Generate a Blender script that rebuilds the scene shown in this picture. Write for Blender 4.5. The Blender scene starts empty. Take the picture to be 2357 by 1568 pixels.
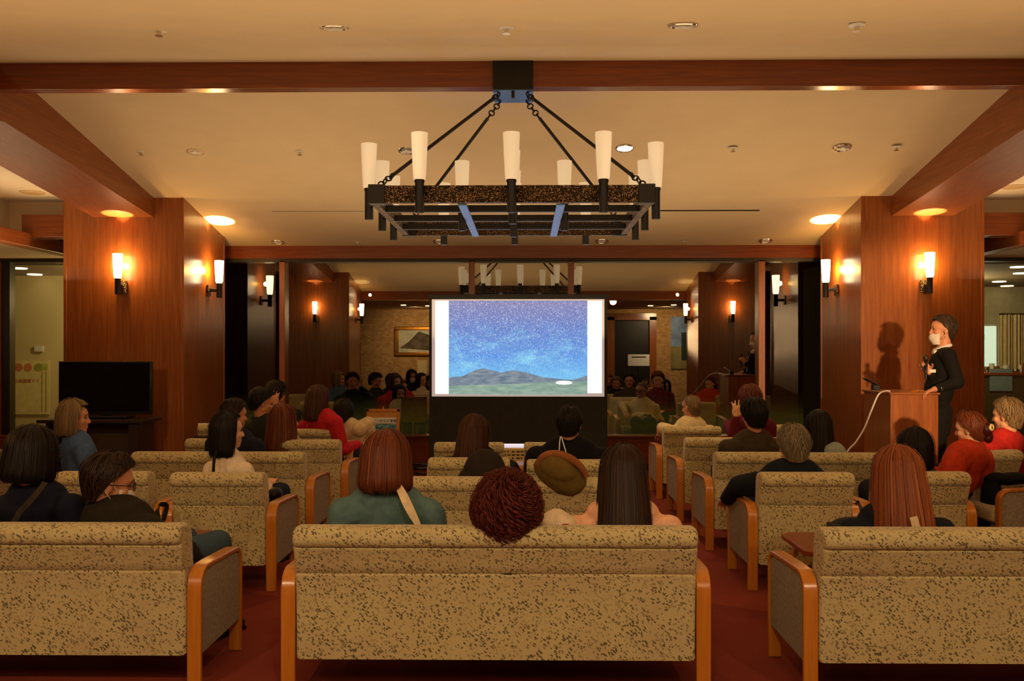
import bpy, bmesh, math, random
import numpy as np
from mathutils import Vector, Matrix, Euler

random.seed(7); RNG = np.random.default_rng(7)
scene = bpy.context.scene
COL = scene.collection
PI = math.pi
F = 2200.0; CX = 1178.5; CY = 811.0; PSI = 0.0145; CAMZ = 1.48; W_IMG = 2357.0

# ------------------------------------------------------------------ camera
cam_d = bpy.data.cameras.new('camera'); cam = bpy.data.objects.new('camera', cam_d); COL.objects.link(cam)
cam.location = (0, 0, CAMZ); cam.rotation_euler = (PI/2, 0, PSI)
cam_d.sensor_width = 36; cam_d.lens = 36*F/W_IMG
cam_d.shift_y = (CY-784)/W_IMG
cam_d.clip_start = .05; cam_d.clip_end = 200
scene.camera = cam
scene.view_settings.view_transform = 'Standard'
scene.view_settings.look = 'None'
scene.view_settings.exposure = 0.0

def P(px, py, D):
    """point of the world at depth y = D seen at photo position px, py"""
    u = (px-CX)/F; v = (CY-py)/F
    x = u*math.cos(PSI)-math.sin(PSI); y = u*math.sin(PSI)+math.cos(PSI)
    k = D/y
    return Vector((x*k, D, CAMZ+v*k))
def X(px, D): return P(px, 800, D).x
def Z(py, D, px=1178): return P(px, py, D).z

# ------------------------------------------------------------------ materials
def new_mat(name):
    m = bpy.data.materials.new(name); m.use_nodes = True
    nt = m.node_tree; nt.nodes.clear()
    out = nt.nodes.new('ShaderNodeOutputMaterial')
    b = nt.nodes.new('ShaderNodeBsdfPrincipled')
    nt.links.new(b.outputs[0], out.inputs[0])
    return m, nt, b, out
def N(nt, t, **kw):
    n = nt.nodes.new(t)
    for k, v in kw.items(): setattr(n, k, v)
    return n
def tex_in(nt, scale=(1,1,1), rot=(0,0,0), src='Object'):
    tc = N(nt, 'ShaderNodeTexCoord'); mp = N(nt, 'ShaderNodeMapping')
    mp.inputs['Scale'].default_value = scale; mp.inputs['Rotation'].default_value = rot
    nt.links.new(tc.outputs[src], mp.inputs[0]); return mp.outputs[0]
def ramp(nt, fac, stops):
    r = N(nt, 'ShaderNodeValToRGB'); e = r.color_ramp.elements
    while len(e) < len(stops): e.new(.5)
    for i, (p, c) in enumerate(stops): e[i].position = p; e[i].color = (c[0], c[1], c[2], 1)
    nt.links.new(fac, r.inputs[0]); return r.outputs[0]
def noise(nt, vec, scale, detail=3, rough=.5, dist=0):
    n = N(nt, 'ShaderNodeTexNoise'); n.inputs['Scale'].default_value = scale
    n.inputs['Detail'].default_value = detail; n.inputs['Roughness'].default_value = rough
    n.inputs['Distortion'].default_value = dist
    nt.links.new(vec, n.inputs['Vector']); return n.outputs[0]
def bump(nt, b, h, s=.2, d=.01):
    bm_ = N(nt, 'ShaderNodeBump'); bm_.inputs['Strength'].default_value = s; bm_.inputs['Distance'].default_value = d
    nt.links.new(h, bm_.inputs['Height']); nt.links.new(bm_.outputs[0], b.inputs['Normal'])
def mix(nt, fac, a, b_, mode='MIX'):
    m = N(nt, 'ShaderNodeMix', data_type='RGBA', blend_type=mode)
    for k, v in ((0, fac), (6, a), (7, b_)):
        if hasattr(v, 'links'): nt.links.new(v, m.inputs[k])
        elif k == 0: m.inputs[0].default_value = v
        else: m.inputs[k].default_value = (v[0], v[1], v[2], 1)
    return m.outputs[2]
def math_n(nt, op, a, b_=None):
    m = N(nt, 'ShaderNodeMath', operation=op)
    for k, v in ((0, a), (1, b_)):
        if v is None: continue
        if hasattr(v, 'links'): nt.links.new(v, m.inputs[k])
        else: m.inputs[k].default_value = v
    return m.outputs[0]
def srgb(r, g, b):
    f = lambda c: (c/255/12.92) if c/255 <= .04045 else ((c/255+.055)/1.055)**2.4
    return (f(r), f(g), f(b))

def plain(name, col, rough=.6, var=.12, scale=12, metal=0, bumps=.0, spec=.5, emit=None, es=0):
    m, nt, b, out = new_mat(name)
    v = tex_in(nt); n = noise(nt, v, scale, 4)
    c = ramp(nt, n, [(.3, [x*(1-var) for x in col]), (.7, [min(1, x*(1+var)) for x in col])])
    nt.links.new(c, b.inputs['Base Color'])
    b.inputs['Roughness'].default_value = rough; b.inputs['Metallic'].default_value = metal
    b.inputs['Specular IOR Level'].default_value = spec
    if bumps: bump(nt, b, noise(nt, v, scale*8, 3), bumps, .004)
    if emit: b.inputs['Emission Color'].default_value = (*emit, 1); b.inputs['Emission Strength'].default_value = es
    return m
def wood(name, c1, c2, axis='z', rough=.3, scale=1.0, coat=.25):
    m, nt, b, out = new_mat(name)
    s = {'x': (1.2, 22, 22), 'y': (22, 1.2, 22), 'z': (22, 22, 1.2)}[axis]
    v = tex_in(nt, tuple(q*scale for q in s))
    n = noise(nt, v, 1.6, 6, .6, .6)
    v2 = tex_in(nt, (1, 1, 1)); n2 = noise(nt, v2, 1.3, 3, .5)
    c = ramp(nt, n, [(.3, c1), (.72, c2)])
    c = mix(nt, math_n(nt, 'MULTIPLY', n2, .35), c, [x*.6 for x in c1])
    nt.links.new(c, b.inputs['Base Color'])
    b.inputs['Roughness'].default_value = rough
    b.inputs['Coat Weight'].default_value = coat; b.inputs['Coat Roughness'].default_value = .18
    bump(nt, b, n, .06, .002)
    return m
def emis(name, col, st):
    m, nt, b, out = new_mat(name)
    b.inputs['Base Color'].default_value = (.8, .75, .65, 1)
    b.inputs['Emission Color'].default_value = (*col, 1); b.inputs['Emission Strength'].default_value = st
    b.inputs['Roughness'].default_value = .4
    return m

M = {}
M['cherry_z'] = wood('cherry_panel', srgb(126, 66, 26), srgb(168, 98, 44), 'z')
M['cherry_x'] = wood('cherry_beam', srgb(108, 48, 20), srgb(142, 72, 30), 'x', .2, 1.0, .5)
M['cherry_y'] = wood('cherry_side_beam', srgb(120, 60, 24), srgb(156, 86, 36), 'y', .42, 1.0, .1)
M['bent'] = wood('honey_bentwood', srgb(186, 108, 30), srgb(214, 138, 46), 'z', .3, 1.4, .4)
M['table'] = wood('red_brown_table', srgb(128, 52, 24), srgb(150, 68, 34), 'x', .28)
M['darkwood'] = wood('dark_stained_wood', srgb(34, 20, 12), srgb(52, 32, 18), 'x', .4)
M['plaster'] = plain('warm_plaster', srgb(214, 190, 150), .85, .03, 3)
M['whiteplaster'] = plain('white_plaster', srgb(228, 212, 184), .85, .03, 3)
M['beigewall'] = plain('beige_wall', srgb(206, 188, 140), .8, .04, 2)
M['black'] = plain('black_metal', (.012, .010, .009), .45, .2, 10, .3)
M['blackcloth'] = plain('black_screen_cloth', (.018, .016, .010), .85, .2, 10)
M['blackplastic'] = plain('black_plastic', (.008, .008, .008), .3, .2, 10)
M['gloss_black'] = plain('dark_tv_glass', (.006, .004, .003), .08, .1, 3)
M['chrome'] = plain('polished_metal', (.75, .7, .62), .2, .05, 10, 1)
M['white'] = plain('white_paper', (.75, .74, .7), .7, .03, 20)
M['whiteplastic'] = plain('white_plastic', (.7, .68, .62), .4, .03, 20)
M['gold'] = plain('gilt_frame', srgb(190, 130, 40), .35, .2, 20, .8)
M['shade_off'] = emis('opal_glass_unlit_glow', srgb(255, 222, 172), .42)  # faint glow put into the unlit shades as emission
M['shade_on'] = emis('opal_glass_lit', srgb(255, 226, 178), 11)
M['down_on'] = emis('lit_downlight', srgb(255, 225, 170), 30)
M['lamp_glow'] = emis('far_ceiling_lamp', srgb(255, 225, 175), 6)
M['speaker'] = plain('beige_speaker_grille', srgb(196, 164, 112), .8, .06, 90)
M['redflag'] = plain('red_mark', srgb(190, 50, 30), .7)
M['alu'] = plain('dark_window_frame', (.03, .025, .018), .35, .1, 10, .6)

def hammered():
    m, nt, b, out = new_mat('hammered_iron')
    v = tex_in(nt); vo = N(nt, 'ShaderNodeTexVoronoi'); vo.inputs['Scale'].default_value = 95
    nt.links.new(v, vo.inputs['Vector'])
    n = noise(nt, v, 70, 3, .6)
    sp = noise(nt, v, 130, 3, .7)
    nt.links.new(ramp(nt, sp, [(.48, (.012, .009, .005)), (.54, (.12, .07, .035)), (.61, (.60, .36, .18))]), b.inputs['Base Color'])
    b.inputs['Metallic'].default_value = .75; b.inputs['Roughness'].default_value = .38
    bump(nt, b, math_n(nt, 'ADD', vo.outputs[0], n), 1.0, .012)
    return m
M['hammered'] = hammered()
M['steel'] = plain('blue_glow_steel', (.12, .24, .42), .36, .1, 10, 1)  # blue of the screen's glow put into the steel colour

def fabric(name, base, dark, tint):
    m, nt, b, out = new_mat(name)
    v0 = tex_in(nt)
    base_c = ramp(nt, noise(nt, v0, 5, 3), [(.35, base), (.7, tint)])
    wob = N(nt, 'ShaderNodeVectorMath', operation='ADD')
    nn = N(nt, 'ShaderNodeTexNoise'); nn.inputs['Scale'].default_value = 30; nt.links.new(v0, nn.inputs['Vector'])
    sc_ = N(nt, 'ShaderNodeVectorMath', operation='SCALE'); sc_.inputs['Scale'].default_value = .012
    nt.links.new(nn.outputs['Color'], sc_.inputs[0]); nt.links.new(v0, wob.inputs[0]); nt.links.new(sc_.outputs[0], wob.inputs[1])
    def layer(ang, sx, sz, thr, keep):
        r = N(nt, 'ShaderNodeMapping'); r.inputs['Rotation'].default_value = (.35, ang, 0); nt.links.new(wob.outputs[0], r.inputs[0])
        k_ = N(nt, 'ShaderNodeMapping'); k_.inputs['Scale'].default_value = (sx, sx, sz); nt.links.new(r.outputs[0], k_.inputs[0])
        vo = N(nt, 'ShaderNodeTexVoronoi'); vo.inputs['Scale'].default_value = 1; nt.links.new(k_.outputs[0], vo.inputs['Vector'])
        sp = N(nt, 'ShaderNodeSeparateColor'); nt.links.new(vo.outputs['Color'], sp.inputs[0])
        on = math_n(nt, 'LESS_THAN', sp.outputs[0], keep)
        d = ramp(nt, vo.outputs['Distance'], [(thr-.05, (1, 1, 1)), (thr+.05, (0, 0, 0))])
        return math_n(nt, 'MULTIPLY', on, d)
    la = layer(.75, 92, 42, .36, .74); lb = layer(-.95, 104, 52, .30, .42); lc = layer(.2, 80, 70, .25, .34)
    f = math_n(nt, 'MAXIMUM', math_n(nt, 'MAXIMUM', la, lb), lc)
    clump = ramp(nt, noise(nt, v0, 13, 2), [(.34, (.35, .35, .35)), (.52, (1, 1, 1))])
    f2 = math_n(nt, 'MULTIPLY', math_n(nt, 'MULTIPLY', f, clump), .84)
    dk = ramp(nt, noise(nt, v0, 40, 1), [(.42, dark), (.6, [dark[0]*1.7, dark[1]*1.35, dark[2]*1.3])])
    c = mix(nt, f2, base_c, dk)
    nt.links.new(c, b.inputs['Base Color'])
    b.inputs['Roughness'].default_value = .92; b.inputs['Specular IOR Level'].default_value = .2
    b.inputs['Sheen Weight'].default_value = .15
    bump(nt, b, noise(nt, v0, 260, 2), .25, .003)
    return m
M['fabric'] = fabric('speckled_khaki_upholstery', srgb(196, 180, 128), srgb(58, 56, 38), srgb(188, 168, 124))
M['greyfab'] = plain('grey_side_upholstery', srgb(154, 142, 122), .95, .22, 60, bumps=.3, spec=.2)

def carpet():
    m, nt, b, out = new_mat('russet_carpet')
    v = tex_in(nt, (1, 1, 1), (0, 0, .5))
    ch = N(nt, 'ShaderNodeTexVoronoi'); ch.inputs['Scale'].default_value = 1.1; ch.distance = 'CHEBYCHEV'
    nt.links.new(v, ch.inputs['Vector'])
    sepv = N(nt, 'ShaderNodeSeparateColor'); nt.links.new(ch.outputs['Color'], sepv.inputs[0])
    c = ramp(nt, sepv.outputs[0], [(0, srgb(118, 46, 32)), (1, srgb(150, 66, 46))])
    n = noise(nt, v, 180, 3)
    c2 = mix(nt, math_n(nt, 'MULTIPLY', n, .6), c, srgb(96, 34, 24))
    nt.links.new(c2, b.inputs['Base Color']); b.inputs['Roughness'].default_value = .95
    b.inputs['Specular IOR Level'].default_value = .15
    bump(nt, b, n, .4, .004)
    return m
M['carpet'] = carpet()
def brick():
    m, nt, b, out = new_mat('tan_split_stone_brick')
    v = tex_in(nt, (1, 1, 1), (PI/2, 0, 0))
    br = N(nt, 'ShaderNodeTexBrick'); br.inputs['Scale'].default_value = 5
    br.inputs['Color1'].default_value = (*srgb(196, 158, 100), 1); br.inputs['Color2'].default_value = (*srgb(168, 128, 76), 1)
    br.inputs['Mortar'].default_value = (*srgb(120, 90, 54), 1); br.inputs['Row Height'].default_value = .28
    br.inputs['Mortar Size'].default_value = .012
    nt.links.new(v, br.inputs[0]); nt.links.new(br.outputs[0], b.inputs['Base Color'])
    b.inputs['Roughness'].default_value = .9; bump(nt, b, br.outputs[1], -.5, .01)
    return m
M['brick'] = brick()
def grass():
    m, nt, b, out = new_mat('night_lawn')
    v = tex_in(nt); n = noise(nt, v, 1.5, 6, .7)
    nt.links.new(ramp(nt, n, [(.3, srgb(40, 42, 16)), (.7, srgb(84, 82, 34))]), b.inputs['Base Color'])
    b.inputs['Roughness'].default_value = .95
    return m
M['grass'] = grass()
def pane():
    m, nt, b, out = new_mat('window_glass')
    nt.nodes.remove(b)
    t = N(nt, 'ShaderNodeBsdfTransparent'); g = N(nt, 'ShaderNodeBsdfGlossy'); g.inputs['Roughness'].default_value = 0
    g.inputs['Color'].default_value = (1, .98, .93, 1); t.inputs['Color'].default_value = (.88, .9, .86, 1)
    mx = N(nt, 'ShaderNodeMixShader'); mx.inputs[0].default_value = .23
    nt.links.new(t.outputs[0], mx.inputs[1]); nt.links.new(g.outputs[0], mx.inputs[2]); nt.links.new(mx.outputs[0], out.inputs[0])
    return m
M['pane'] = pane()
def pane2():
    m = M['pane'].copy(); m.name = 'side_window_glass'
    for n in m.node_tree.nodes:
        if n.type == 'MIX_SHADER': n.inputs[0].default_value = .10
    return m
M['pane2'] = pane2()

def hair_mat(name, c, hi):
    m, nt, b, out = new_mat(name)
    at = N(nt, 'ShaderNodeAttribute'); at.attribute_name = 'tone'
    col = ramp(nt, at.outputs['Fac'], [(0, [x*.45 for x in c]), (.5, c), (1, hi)])
    nt.links.new(col, b.inputs['Base Color'])
    b.inputs['Roughness'].default_value = .5; b.inputs['Specular IOR Level'].default_value = .22
    return m
HM = {
 'black': hair_mat('black_hair', srgb(20, 13, 9), srgb(50, 34, 24)),
 'dark': hair_mat('dark_brown_hair', srgb(40, 23, 13), srgb(76, 46, 27)),
 'brown': hair_mat('brown_hair', srgb(64, 36, 18), srgb(104, 62, 34)),
 'auburn': hair_mat('auburn_hair', srgb(96, 44, 20), srgb(152, 80, 40)),
 'red': hair_mat('red_brown_hair', srgb(78, 24, 12), srgb(130, 48, 26)),
 'copper': hair_mat('copper_hair', srgb(134, 70, 36), srgb(192, 112, 66)),
 'grey': hair_mat('grey_hair', srgb(116, 100, 76), srgb(182, 164, 130)),
 'ash': hair_mat('ash_blond_hair', srgb(124, 100, 66), srgb(188, 160, 114)),
 'salt': hair_mat('greying_dark_hair', srgb(60, 46, 34), srgb(118, 96, 72)),
}
def skin_mat(name, c):
    m = plain(name, c, .5, .06, 14, spec=.35)
    b = [n for n in m.node_tree.nodes if n.type == 'BSDF_PRINCIPLED'][0]
    b.inputs['Subsurface Weight'].default_value = .08; b.inputs['Subsurface Radius'].default_value = (.01, .004, .002)
    return m
SKIN = skin_mat('skin', srgb(205, 142, 104)); SKIN_P = skin_mat('skin_pale', srgb(222, 170, 130))
CLOTH = {}
def cloth(name, rgb, rough=.85):
    if name not in CLOTH: CLOTH[name] = plain(name, srgb(*rgb), rough, .15, 25, bumps=.15, spec=.2)
    return CLOTH[name]

# ------------------------------------------------------------------ mesh builders
class MB:
    def __init__(s): s.v = []; s.f = []
    def add(s, vs, fs):
        o = len(s.v); s.v += [tuple(p) for p in vs]; s.f += [tuple(i+o for i in f) for f in fs]; return s
    def box(s, a, b, rot=None, piv=None):
        x0, y0, z0 = a; x1, y1, z1 = b
        vs = [Vector(p) for p in ((x0,y0,z0),(x1,y0,z0),(x1,y1,z0),(x0,y1,z0),(x0,y0,z1),(x1,y0,z1),(x1,y1,z1),(x0,y1,z1))]
        if rot is not None:
            pv = Vector(piv) if piv else (vs[0]+vs[6])/2
            vs = [rot @ (v-pv)+pv for v in vs]
        return s.add(vs, [(0,3,2,1),(4,5,6,7),(0,1,5,4),(1,2,6,5),(2,3,7,6),(3,0,4,7)])
    def prism(s, pts, x0, x1, axis='x'):
        """closed polygon pts extruded along an axis; pts are (y,z) for x, (x,z) for y, (x,y) for z"""
        mk = {'x': lambda p, t: (t, p[0], p[1]), 'y': lambda p, t: (p[0], t, p[1]), 'z': lambda p, t: (p[0], p[1], t)}[axis]
        n = len(pts); vs = [mk(p, x0) for p in pts]+[mk(p, x1) for p in pts]
        fs = [(i, (i+1) % n, n+(i+1) % n, n+i) for i in range(n)]+[tuple(range(n))[::-1], tuple(range(n, 2*n))]
        return s.add(vs, fs)
    def lathe(s, prof, c=(0,0,0), seg=20, axis=None, caps=True):
        R = Matrix.Identity(3) if axis is None else Vector((0,0,1)).rotation_difference(Vector(axis)).to_matrix()
        c = Vector(c); vs = []; fs = []; n = len(prof)
        for (r, z) in prof:
            for k in range(seg):
                a = 2*PI*k/seg; vs.append(R @ Vector((r*math.cos(a), r*math.sin(a), z))+c)
        for i in range(n-1):
            for k in range(seg):
                k2 = (k+1) % seg; fs.append((i*seg+k, i*seg+k2, (i+1)*seg+k2, (i+1)*seg+k))
        if caps: fs += [tuple(range(seg))[::-1], tuple((n-1)*seg+k for k in range(seg))]
        return s.add(vs, fs)
    def tube(s, pts, r, seg=8, caps=True):
        pts = [Vector(p) for p in pts]; n = len(pts); rs = r if hasattr(r, '__len__') else [r]*n
        vs = []; fs = []; up = None
        for i, p in enumerate(pts):
            t = (pts[min(i+1, n-1)]-pts[max(i-1, 0)]).normalized()
            if up is None: up = t.orthogonal().normalized()
            up = (up-t*up.dot(t)).normalized(); sd = t.cross(up)
            for k in range(seg):
                a = 2*PI*k/seg; vs.append(p+(up*math.cos(a)+sd*math.sin(a))*rs[i])
        for i in range(n-1):
            for k in range(seg):
                k2 = (k+1) % seg; fs.append((i*seg+k, i*seg+k2, (i+1)*seg+k2, (i+1)*seg+k))
        if caps: fs += [tuple(range(seg))[::-1], tuple((n-1)*seg+k for k in range(seg))]
        return s.add(vs, fs)
    def ell(s, c, r, R=None, seg=16, rings=10):
        c = Vector(c); vs = [c+((R @ Vector((0,0,r[2]))) if R else Vector((0,0,r[2])))]; fs = []
        for i in range(1, rings):
            th = PI*i/rings
            for k in range(seg):
                a = 2*PI*k/seg; p = Vector((r[0]*math.sin(th)*math.cos(a), r[1]*math.sin(th)*math.sin(a), r[2]*math.cos(th)))
                vs.append(c+(R @ p if R else p))
        q = Vector((0,0,-r[2])); vs.append(c+(R @ q if R else q)); L = len(vs)-1
        for k in range(seg):
            k2 = (k+1) % seg; fs.append((0, 1+k, 1+k2)); b = 1+(rings-2)*seg; fs.append((L, b+k2, b+k))
            for i in range(rings-2): fs.append((1+i*seg+k, 1+(i+1)*seg+k, 1+(i+1)*seg+k2, 1+i*seg+k2))
        return s.add(vs, fs)
    def cap(s, p0, p1, r0, r1, seg=12):
        """tapered capsule"""
        p0 = Vector(p0); p1 = Vector(p1); d = p1-p0; L = max(d.length, 1e-4); prof = []
        for i in range(5):
            a = PI/2*i/4; prof.append((max(r0*math.sin(a), 1e-4), -r0*math.cos(a)))
        for i in range(5):
            a = PI/2*i/4; prof.append((max(r1*math.cos(a), 1e-4), L+r1*math.sin(a)))
        return s.lathe(prof, p0, seg, d)
    def torus(s, c, R_, r, rot=None, seg=16, sub=6, sc=(1,1)):
        vs = []; fs = []; c = Vector(c)
        for i in range(seg):
            a = 2*PI*i/seg
            for k in range(sub):
                b = 2*PI*k/sub; p = Vector(((R_*sc[0]+r*math.cos(b))*math.cos(a), (R_*sc[1]+r*math.cos(b))*math.sin(a), r*math.sin(b)))
                vs.append(c+(rot @ p if rot else p))
        for i in range(seg):
            for k in range(sub):
                i2 = (i+1) % seg; k2 = (k+1) % sub; fs.append((i*sub+k, i2*sub+k, i2*sub+k2, i*sub+k2))
        return s.add(vs, fs)
    def build(s, name, mat, parent=None, loc=None, bevel=0, smooth=None, seg=2):
        me = bpy.data.meshes.new(name); me.from_pydata([tuple(v) for v in s.v], [], s.f); me.update()
        o = bpy.data.objects.new(name, me); COL.objects.link(o)
        me.materials.append(mat)
        bm_ = bmesh.new(); bm_.from_mesh(me); bmesh.ops.recalc_face_normals(bm_, faces=bm_.faces); bm_.to_mesh(me); bm_.free()
        if parent is not None: o.parent = parent
        if loc is not None: o.location = loc
        if bevel:
            b = o.modifiers.new('bevel', 'BEVEL'); b.width = bevel; b.segments = seg; b.limit_method = 'ANGLE'; b.angle_limit = .6
        if smooth is None: smooth = bool(bevel)
        if smooth: me.shade_smooth(); me.set_sharp_from_angle(angle=math.radians(40))
        return o

def struct(o): o['kind'] = 'structure'; return o
def tag(o, label, cat, group=None):
    o['label'] = label; o['category'] = cat
    if group: o['group'] = group
    return o
def thing(name, label, cat, loc=(0,0,0), rz=0, group=None):
    o = bpy.data.objects.new(name, None); COL.objects.link(o); o.empty_display_size = .1
    o.location = loc; o.rotation_euler = (0, 0, rz); tag(o, label, cat, group); return o
def dup(root, loc, rz=0, label=None, group=None):
    r = root.copy(); COL.objects.link(r); r.location = loc; r.rotation_euler = (0, 0, rz)
    if label: r['label'] = label
    if group: r['group'] = group
    for ch in list(root.children):
        c = ch.copy(); COL.objects.link(c); c.parent = r
        for g in list(ch.children):
            d = g.copy(); COL.objects.link(d); d.parent = c
    return r
def SB(name, a, b, mat, bevel=0): return struct(MB().box(a, b).build(name, mat, bevel=bevel))

# ------------------------------------------------------------------ room shell
DR = 7.28; DW = 12.0; DB = 2*DR-DW           # ridge, window plane, rear opening
ZR = 3.68; SL = .185; XC = -.055
def ceil_z(D): return ZR-SL*abs(D-DR)
def on_ceiling(px, py, front=False):
    v = (CY-py)/F
    D = (ZR-SL*DR-CAMZ)/(v-SL) if front else (ZR+SL*DR-CAMZ)/(v+SL)
    p = P(px, py, D); return p
XI, XO = 3.94, 4.59                          # inner and outer faces of the side beams (from XC)
PI_, PO_ = 3.615, 4.91                       # pillar faces

SB('floor', (-10, -4, -.1), (10, DW, 0), M['carpet'])
c = MB()
c.prism([(DR, ZR), (DW+.2, ceil_z(DW+.2)), (DW+.2, ceil_z(DW)+.3), (DR, ZR+.12)], XC-4.2, XC+4.2)
struct(c.build('ceiling', M['plaster']))
c = MB(); c.prism([(DR, ZR), (DR, ZR+.12), (DB-.2, ceil_z(DB)+.3), (DB-.2, ceil_z(DB-.2))], XC-4.2, XC+4.2)
struct(c.build('ceiling', M['plaster']))
# ridge cross beam
SB('trim_1', (XC-XO, DR-.16, 3.455), (XC+XO, DR-.04, 3.75), M['cherry_x'], .004)
# side beams, sloping both ways
for i, sx in enumerate((-1, 1)):
    xa, xb = sorted((XC+sx*XI, XC+sx*XO))
    b = MB(); zb = 2.925; zt = zb+.11*(10.2-DR)
    b.prism([(DR, zt), (10.25, zb), (10.25, 3.5), (DR, 3.9), (2*DR-10.25, 3.5), (2*DR-10.25, zb)], xa, xb)
    struct(b.build('trim_%d' % (2+i), M['cherry_y'], bevel=.004))
# pillars
k = 4
for sx in (-1, 1):
    for (d0, d1) in ((10.2, 11.6), (2*DR-11.6, 2*DR-10.2)):
        xa, xb = sorted((XC+sx*PI_, XC+sx*PO_))
        struct(MB().box((xa+.004, d0+.004, 0), (xb-.004, d1-.004, 3.3)).build('wall_pillar', M['cherry_z']))
        t = MB(); w = .028
        for (x, y) in ((xa, d0), (xb-w, d0), (xa, d1-w), (xb-w, d1-w)): t.box((x-.003, y-.003, 0), (x+w+.003, y+w+.003, 3.12))
        # panel seam
        struct(t.build('trim_%d' % k, M['cherry_z'], bevel=.003)); k += 1
# panel joint on right pillar
# header beams over the window wall and the rear opening
for d in (DW, DB):
    SB('trim_%d' % k, (XC-PO_-1.2, d-.05, 2.655), (XC+PO_+1.2, d+.22, 3.1), M['cherry_x'], .004); k += 1
SB('trim_%d' % k, (XC-6.6, DW-.03, 2.615), (XC+6.6, DW+.14, 2.655), M['alu']); k += 1
# sill
SB('wall_front', (-10, DW-.02, 0), (10, DW+.2, .415), M['cherry_x'])
SB('trim_%d' % k, (-10, DW-.06, .415), (10, DW+.2, .437), M['cherry_x'], .004); k += 1
SB('baseboard_front', (-10, DW-.04, 0), (10, DW-.018, .09), M['darkwood'])
# windows with mullions
mx = [(644, 657), (1079, 1092), (1308, 1321), (1745, 1760)]
edges = [X(504, DW)] + [X((a+b_)/2, DW) for a, b_ in mx] + [X(1900, DW)]
for i in range(5):
    o = MB().box((edges[i], DW+.07, .437), (edges[i+1], DW+.076, 2.62)).build('window_%d' % (i+1), M['pane'] if 0 < i < 4 else M['pane2']); struct(o)
for (a, b_) in mx:
    SB('trim_%d' % k, (X(a, DW), DW-.03, .43), (X(b_, DW), DW+.14, 2.63), M['cherry_z'], .003); k += 1
# side windows beside the pillars
for i, sx in enumerate((-1, 1)):
    xa, xb = sorted((XC+sx*4.9, XC+sx*8.5))
    o = MB().box((xa, DW+.07, .437), (xb, DW+.076, 2.62)).build('window_%d' % (6+i), M['pane2']); struct(o)
for px in (-1, 22):
    pass
SB('trim_%d' % k, (X(-30, DW), DW-.04, .43), (X(5, DW), DW+.14, 2.63), M['cherry_z'], .003); k += 1
SB('trim_%d' % k, (X(5, DW), DW, .43), (X(22, DW), DW+.14, 2.63), M['alu'], .003); k += 1
SB('trim_%d' % k, (XC-4.95, DW-.3, .0), (XC-4.84, DW+.14, 2.63), M['cherry_z'], .003); k += 1
SB('trim_%d' % k, (XC+4.84, DW-.3, .0), (XC+4.95, DW+.14, 2.63), M['cherry_z'], .003); k += 1
# aisle ceilings, coves, fascias
for sx in (-1, 1):
    def bx(x0, x1, y0, y1, z0, z1, nm, m, bev=0):
        a, b_ = sorted((XC+sx*x0, XC+sx*x1)); return SB(nm, (a, y0, z0), (b_, y1, z1), m, bev)
    bx(4.5, 5.72, 2, 10.6, 3.16, 3.26, 'ceiling', M['whiteplaster'])
    bx(4.5, 5.72, 10.6, 10.7, 2.78, 3.2, 'ceiling', M['whiteplaster'])
    bx(5.72, 5.8, 2, 10.7, 2.74, 3.26, 'ceiling', M['whiteplaster'])
    bx(5.38, 9.9, 2, DW+.05, 2.66, 2.74, 'ceiling', M['plaster'])
    bx(5.30, 5.46, 2, DW, 2.62, 2.765, 'trim_%d' % k, M['cherry_y'], .004); k += 1
    bx(4.86, 5.42, 10.3, 10.55, 2.73, 2.975, 'trim_%d' % k, M['cherry_x'], .004); k += 1
SB('wall_left', (-10, -4, 0), (-9.9, DW, 3.2), M['beigewall'])
SB('wall_right', (9.9, -4, 0), (10, DW, 3.2), M['beigewall'])
# rear hall seen only as a reflection in the windows
SB('wall_back', (-10, -3.6, 0), (1.2, -3.5, 2.9), M['brick'])
SB('wall_back', (1.2, -3.6, 0), (10, -3.5, 2.9), M['brick'])
SB('ceiling', (-10, -3.5, 2.72), (10, DB+.0, 2.82), M['plaster'])
# rooms behind the side windows
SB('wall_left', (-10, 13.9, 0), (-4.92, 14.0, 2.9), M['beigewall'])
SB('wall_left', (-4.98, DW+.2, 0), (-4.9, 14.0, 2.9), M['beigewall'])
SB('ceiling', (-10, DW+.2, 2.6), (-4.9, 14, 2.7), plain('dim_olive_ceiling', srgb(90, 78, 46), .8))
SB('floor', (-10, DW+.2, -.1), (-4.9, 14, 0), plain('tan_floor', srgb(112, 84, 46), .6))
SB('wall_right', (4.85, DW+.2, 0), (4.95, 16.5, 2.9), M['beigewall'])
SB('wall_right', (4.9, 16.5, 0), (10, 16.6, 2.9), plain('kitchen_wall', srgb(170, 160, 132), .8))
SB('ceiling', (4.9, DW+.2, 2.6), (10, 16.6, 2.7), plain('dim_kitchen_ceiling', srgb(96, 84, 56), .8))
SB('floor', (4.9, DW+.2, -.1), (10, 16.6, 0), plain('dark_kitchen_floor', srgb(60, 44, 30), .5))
SB('wall_right', (4.80, DW+.2, 0), (4.849, 16.6, 2.9), M['blackcloth'])  # added black panel keeps the room's outer wall dark beyond the glass
SB('wall_left', (-4.899, DW+.2, 0), (-4.85, 14.0, 2.9), M['blackcloth'])  # matching black panel added outside the left room
# lawn outside at night
o = MB().box((-14, DW+.2, -.35), (16, 40, -.3)).build('lawn', M['grass']); struct(o)

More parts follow.
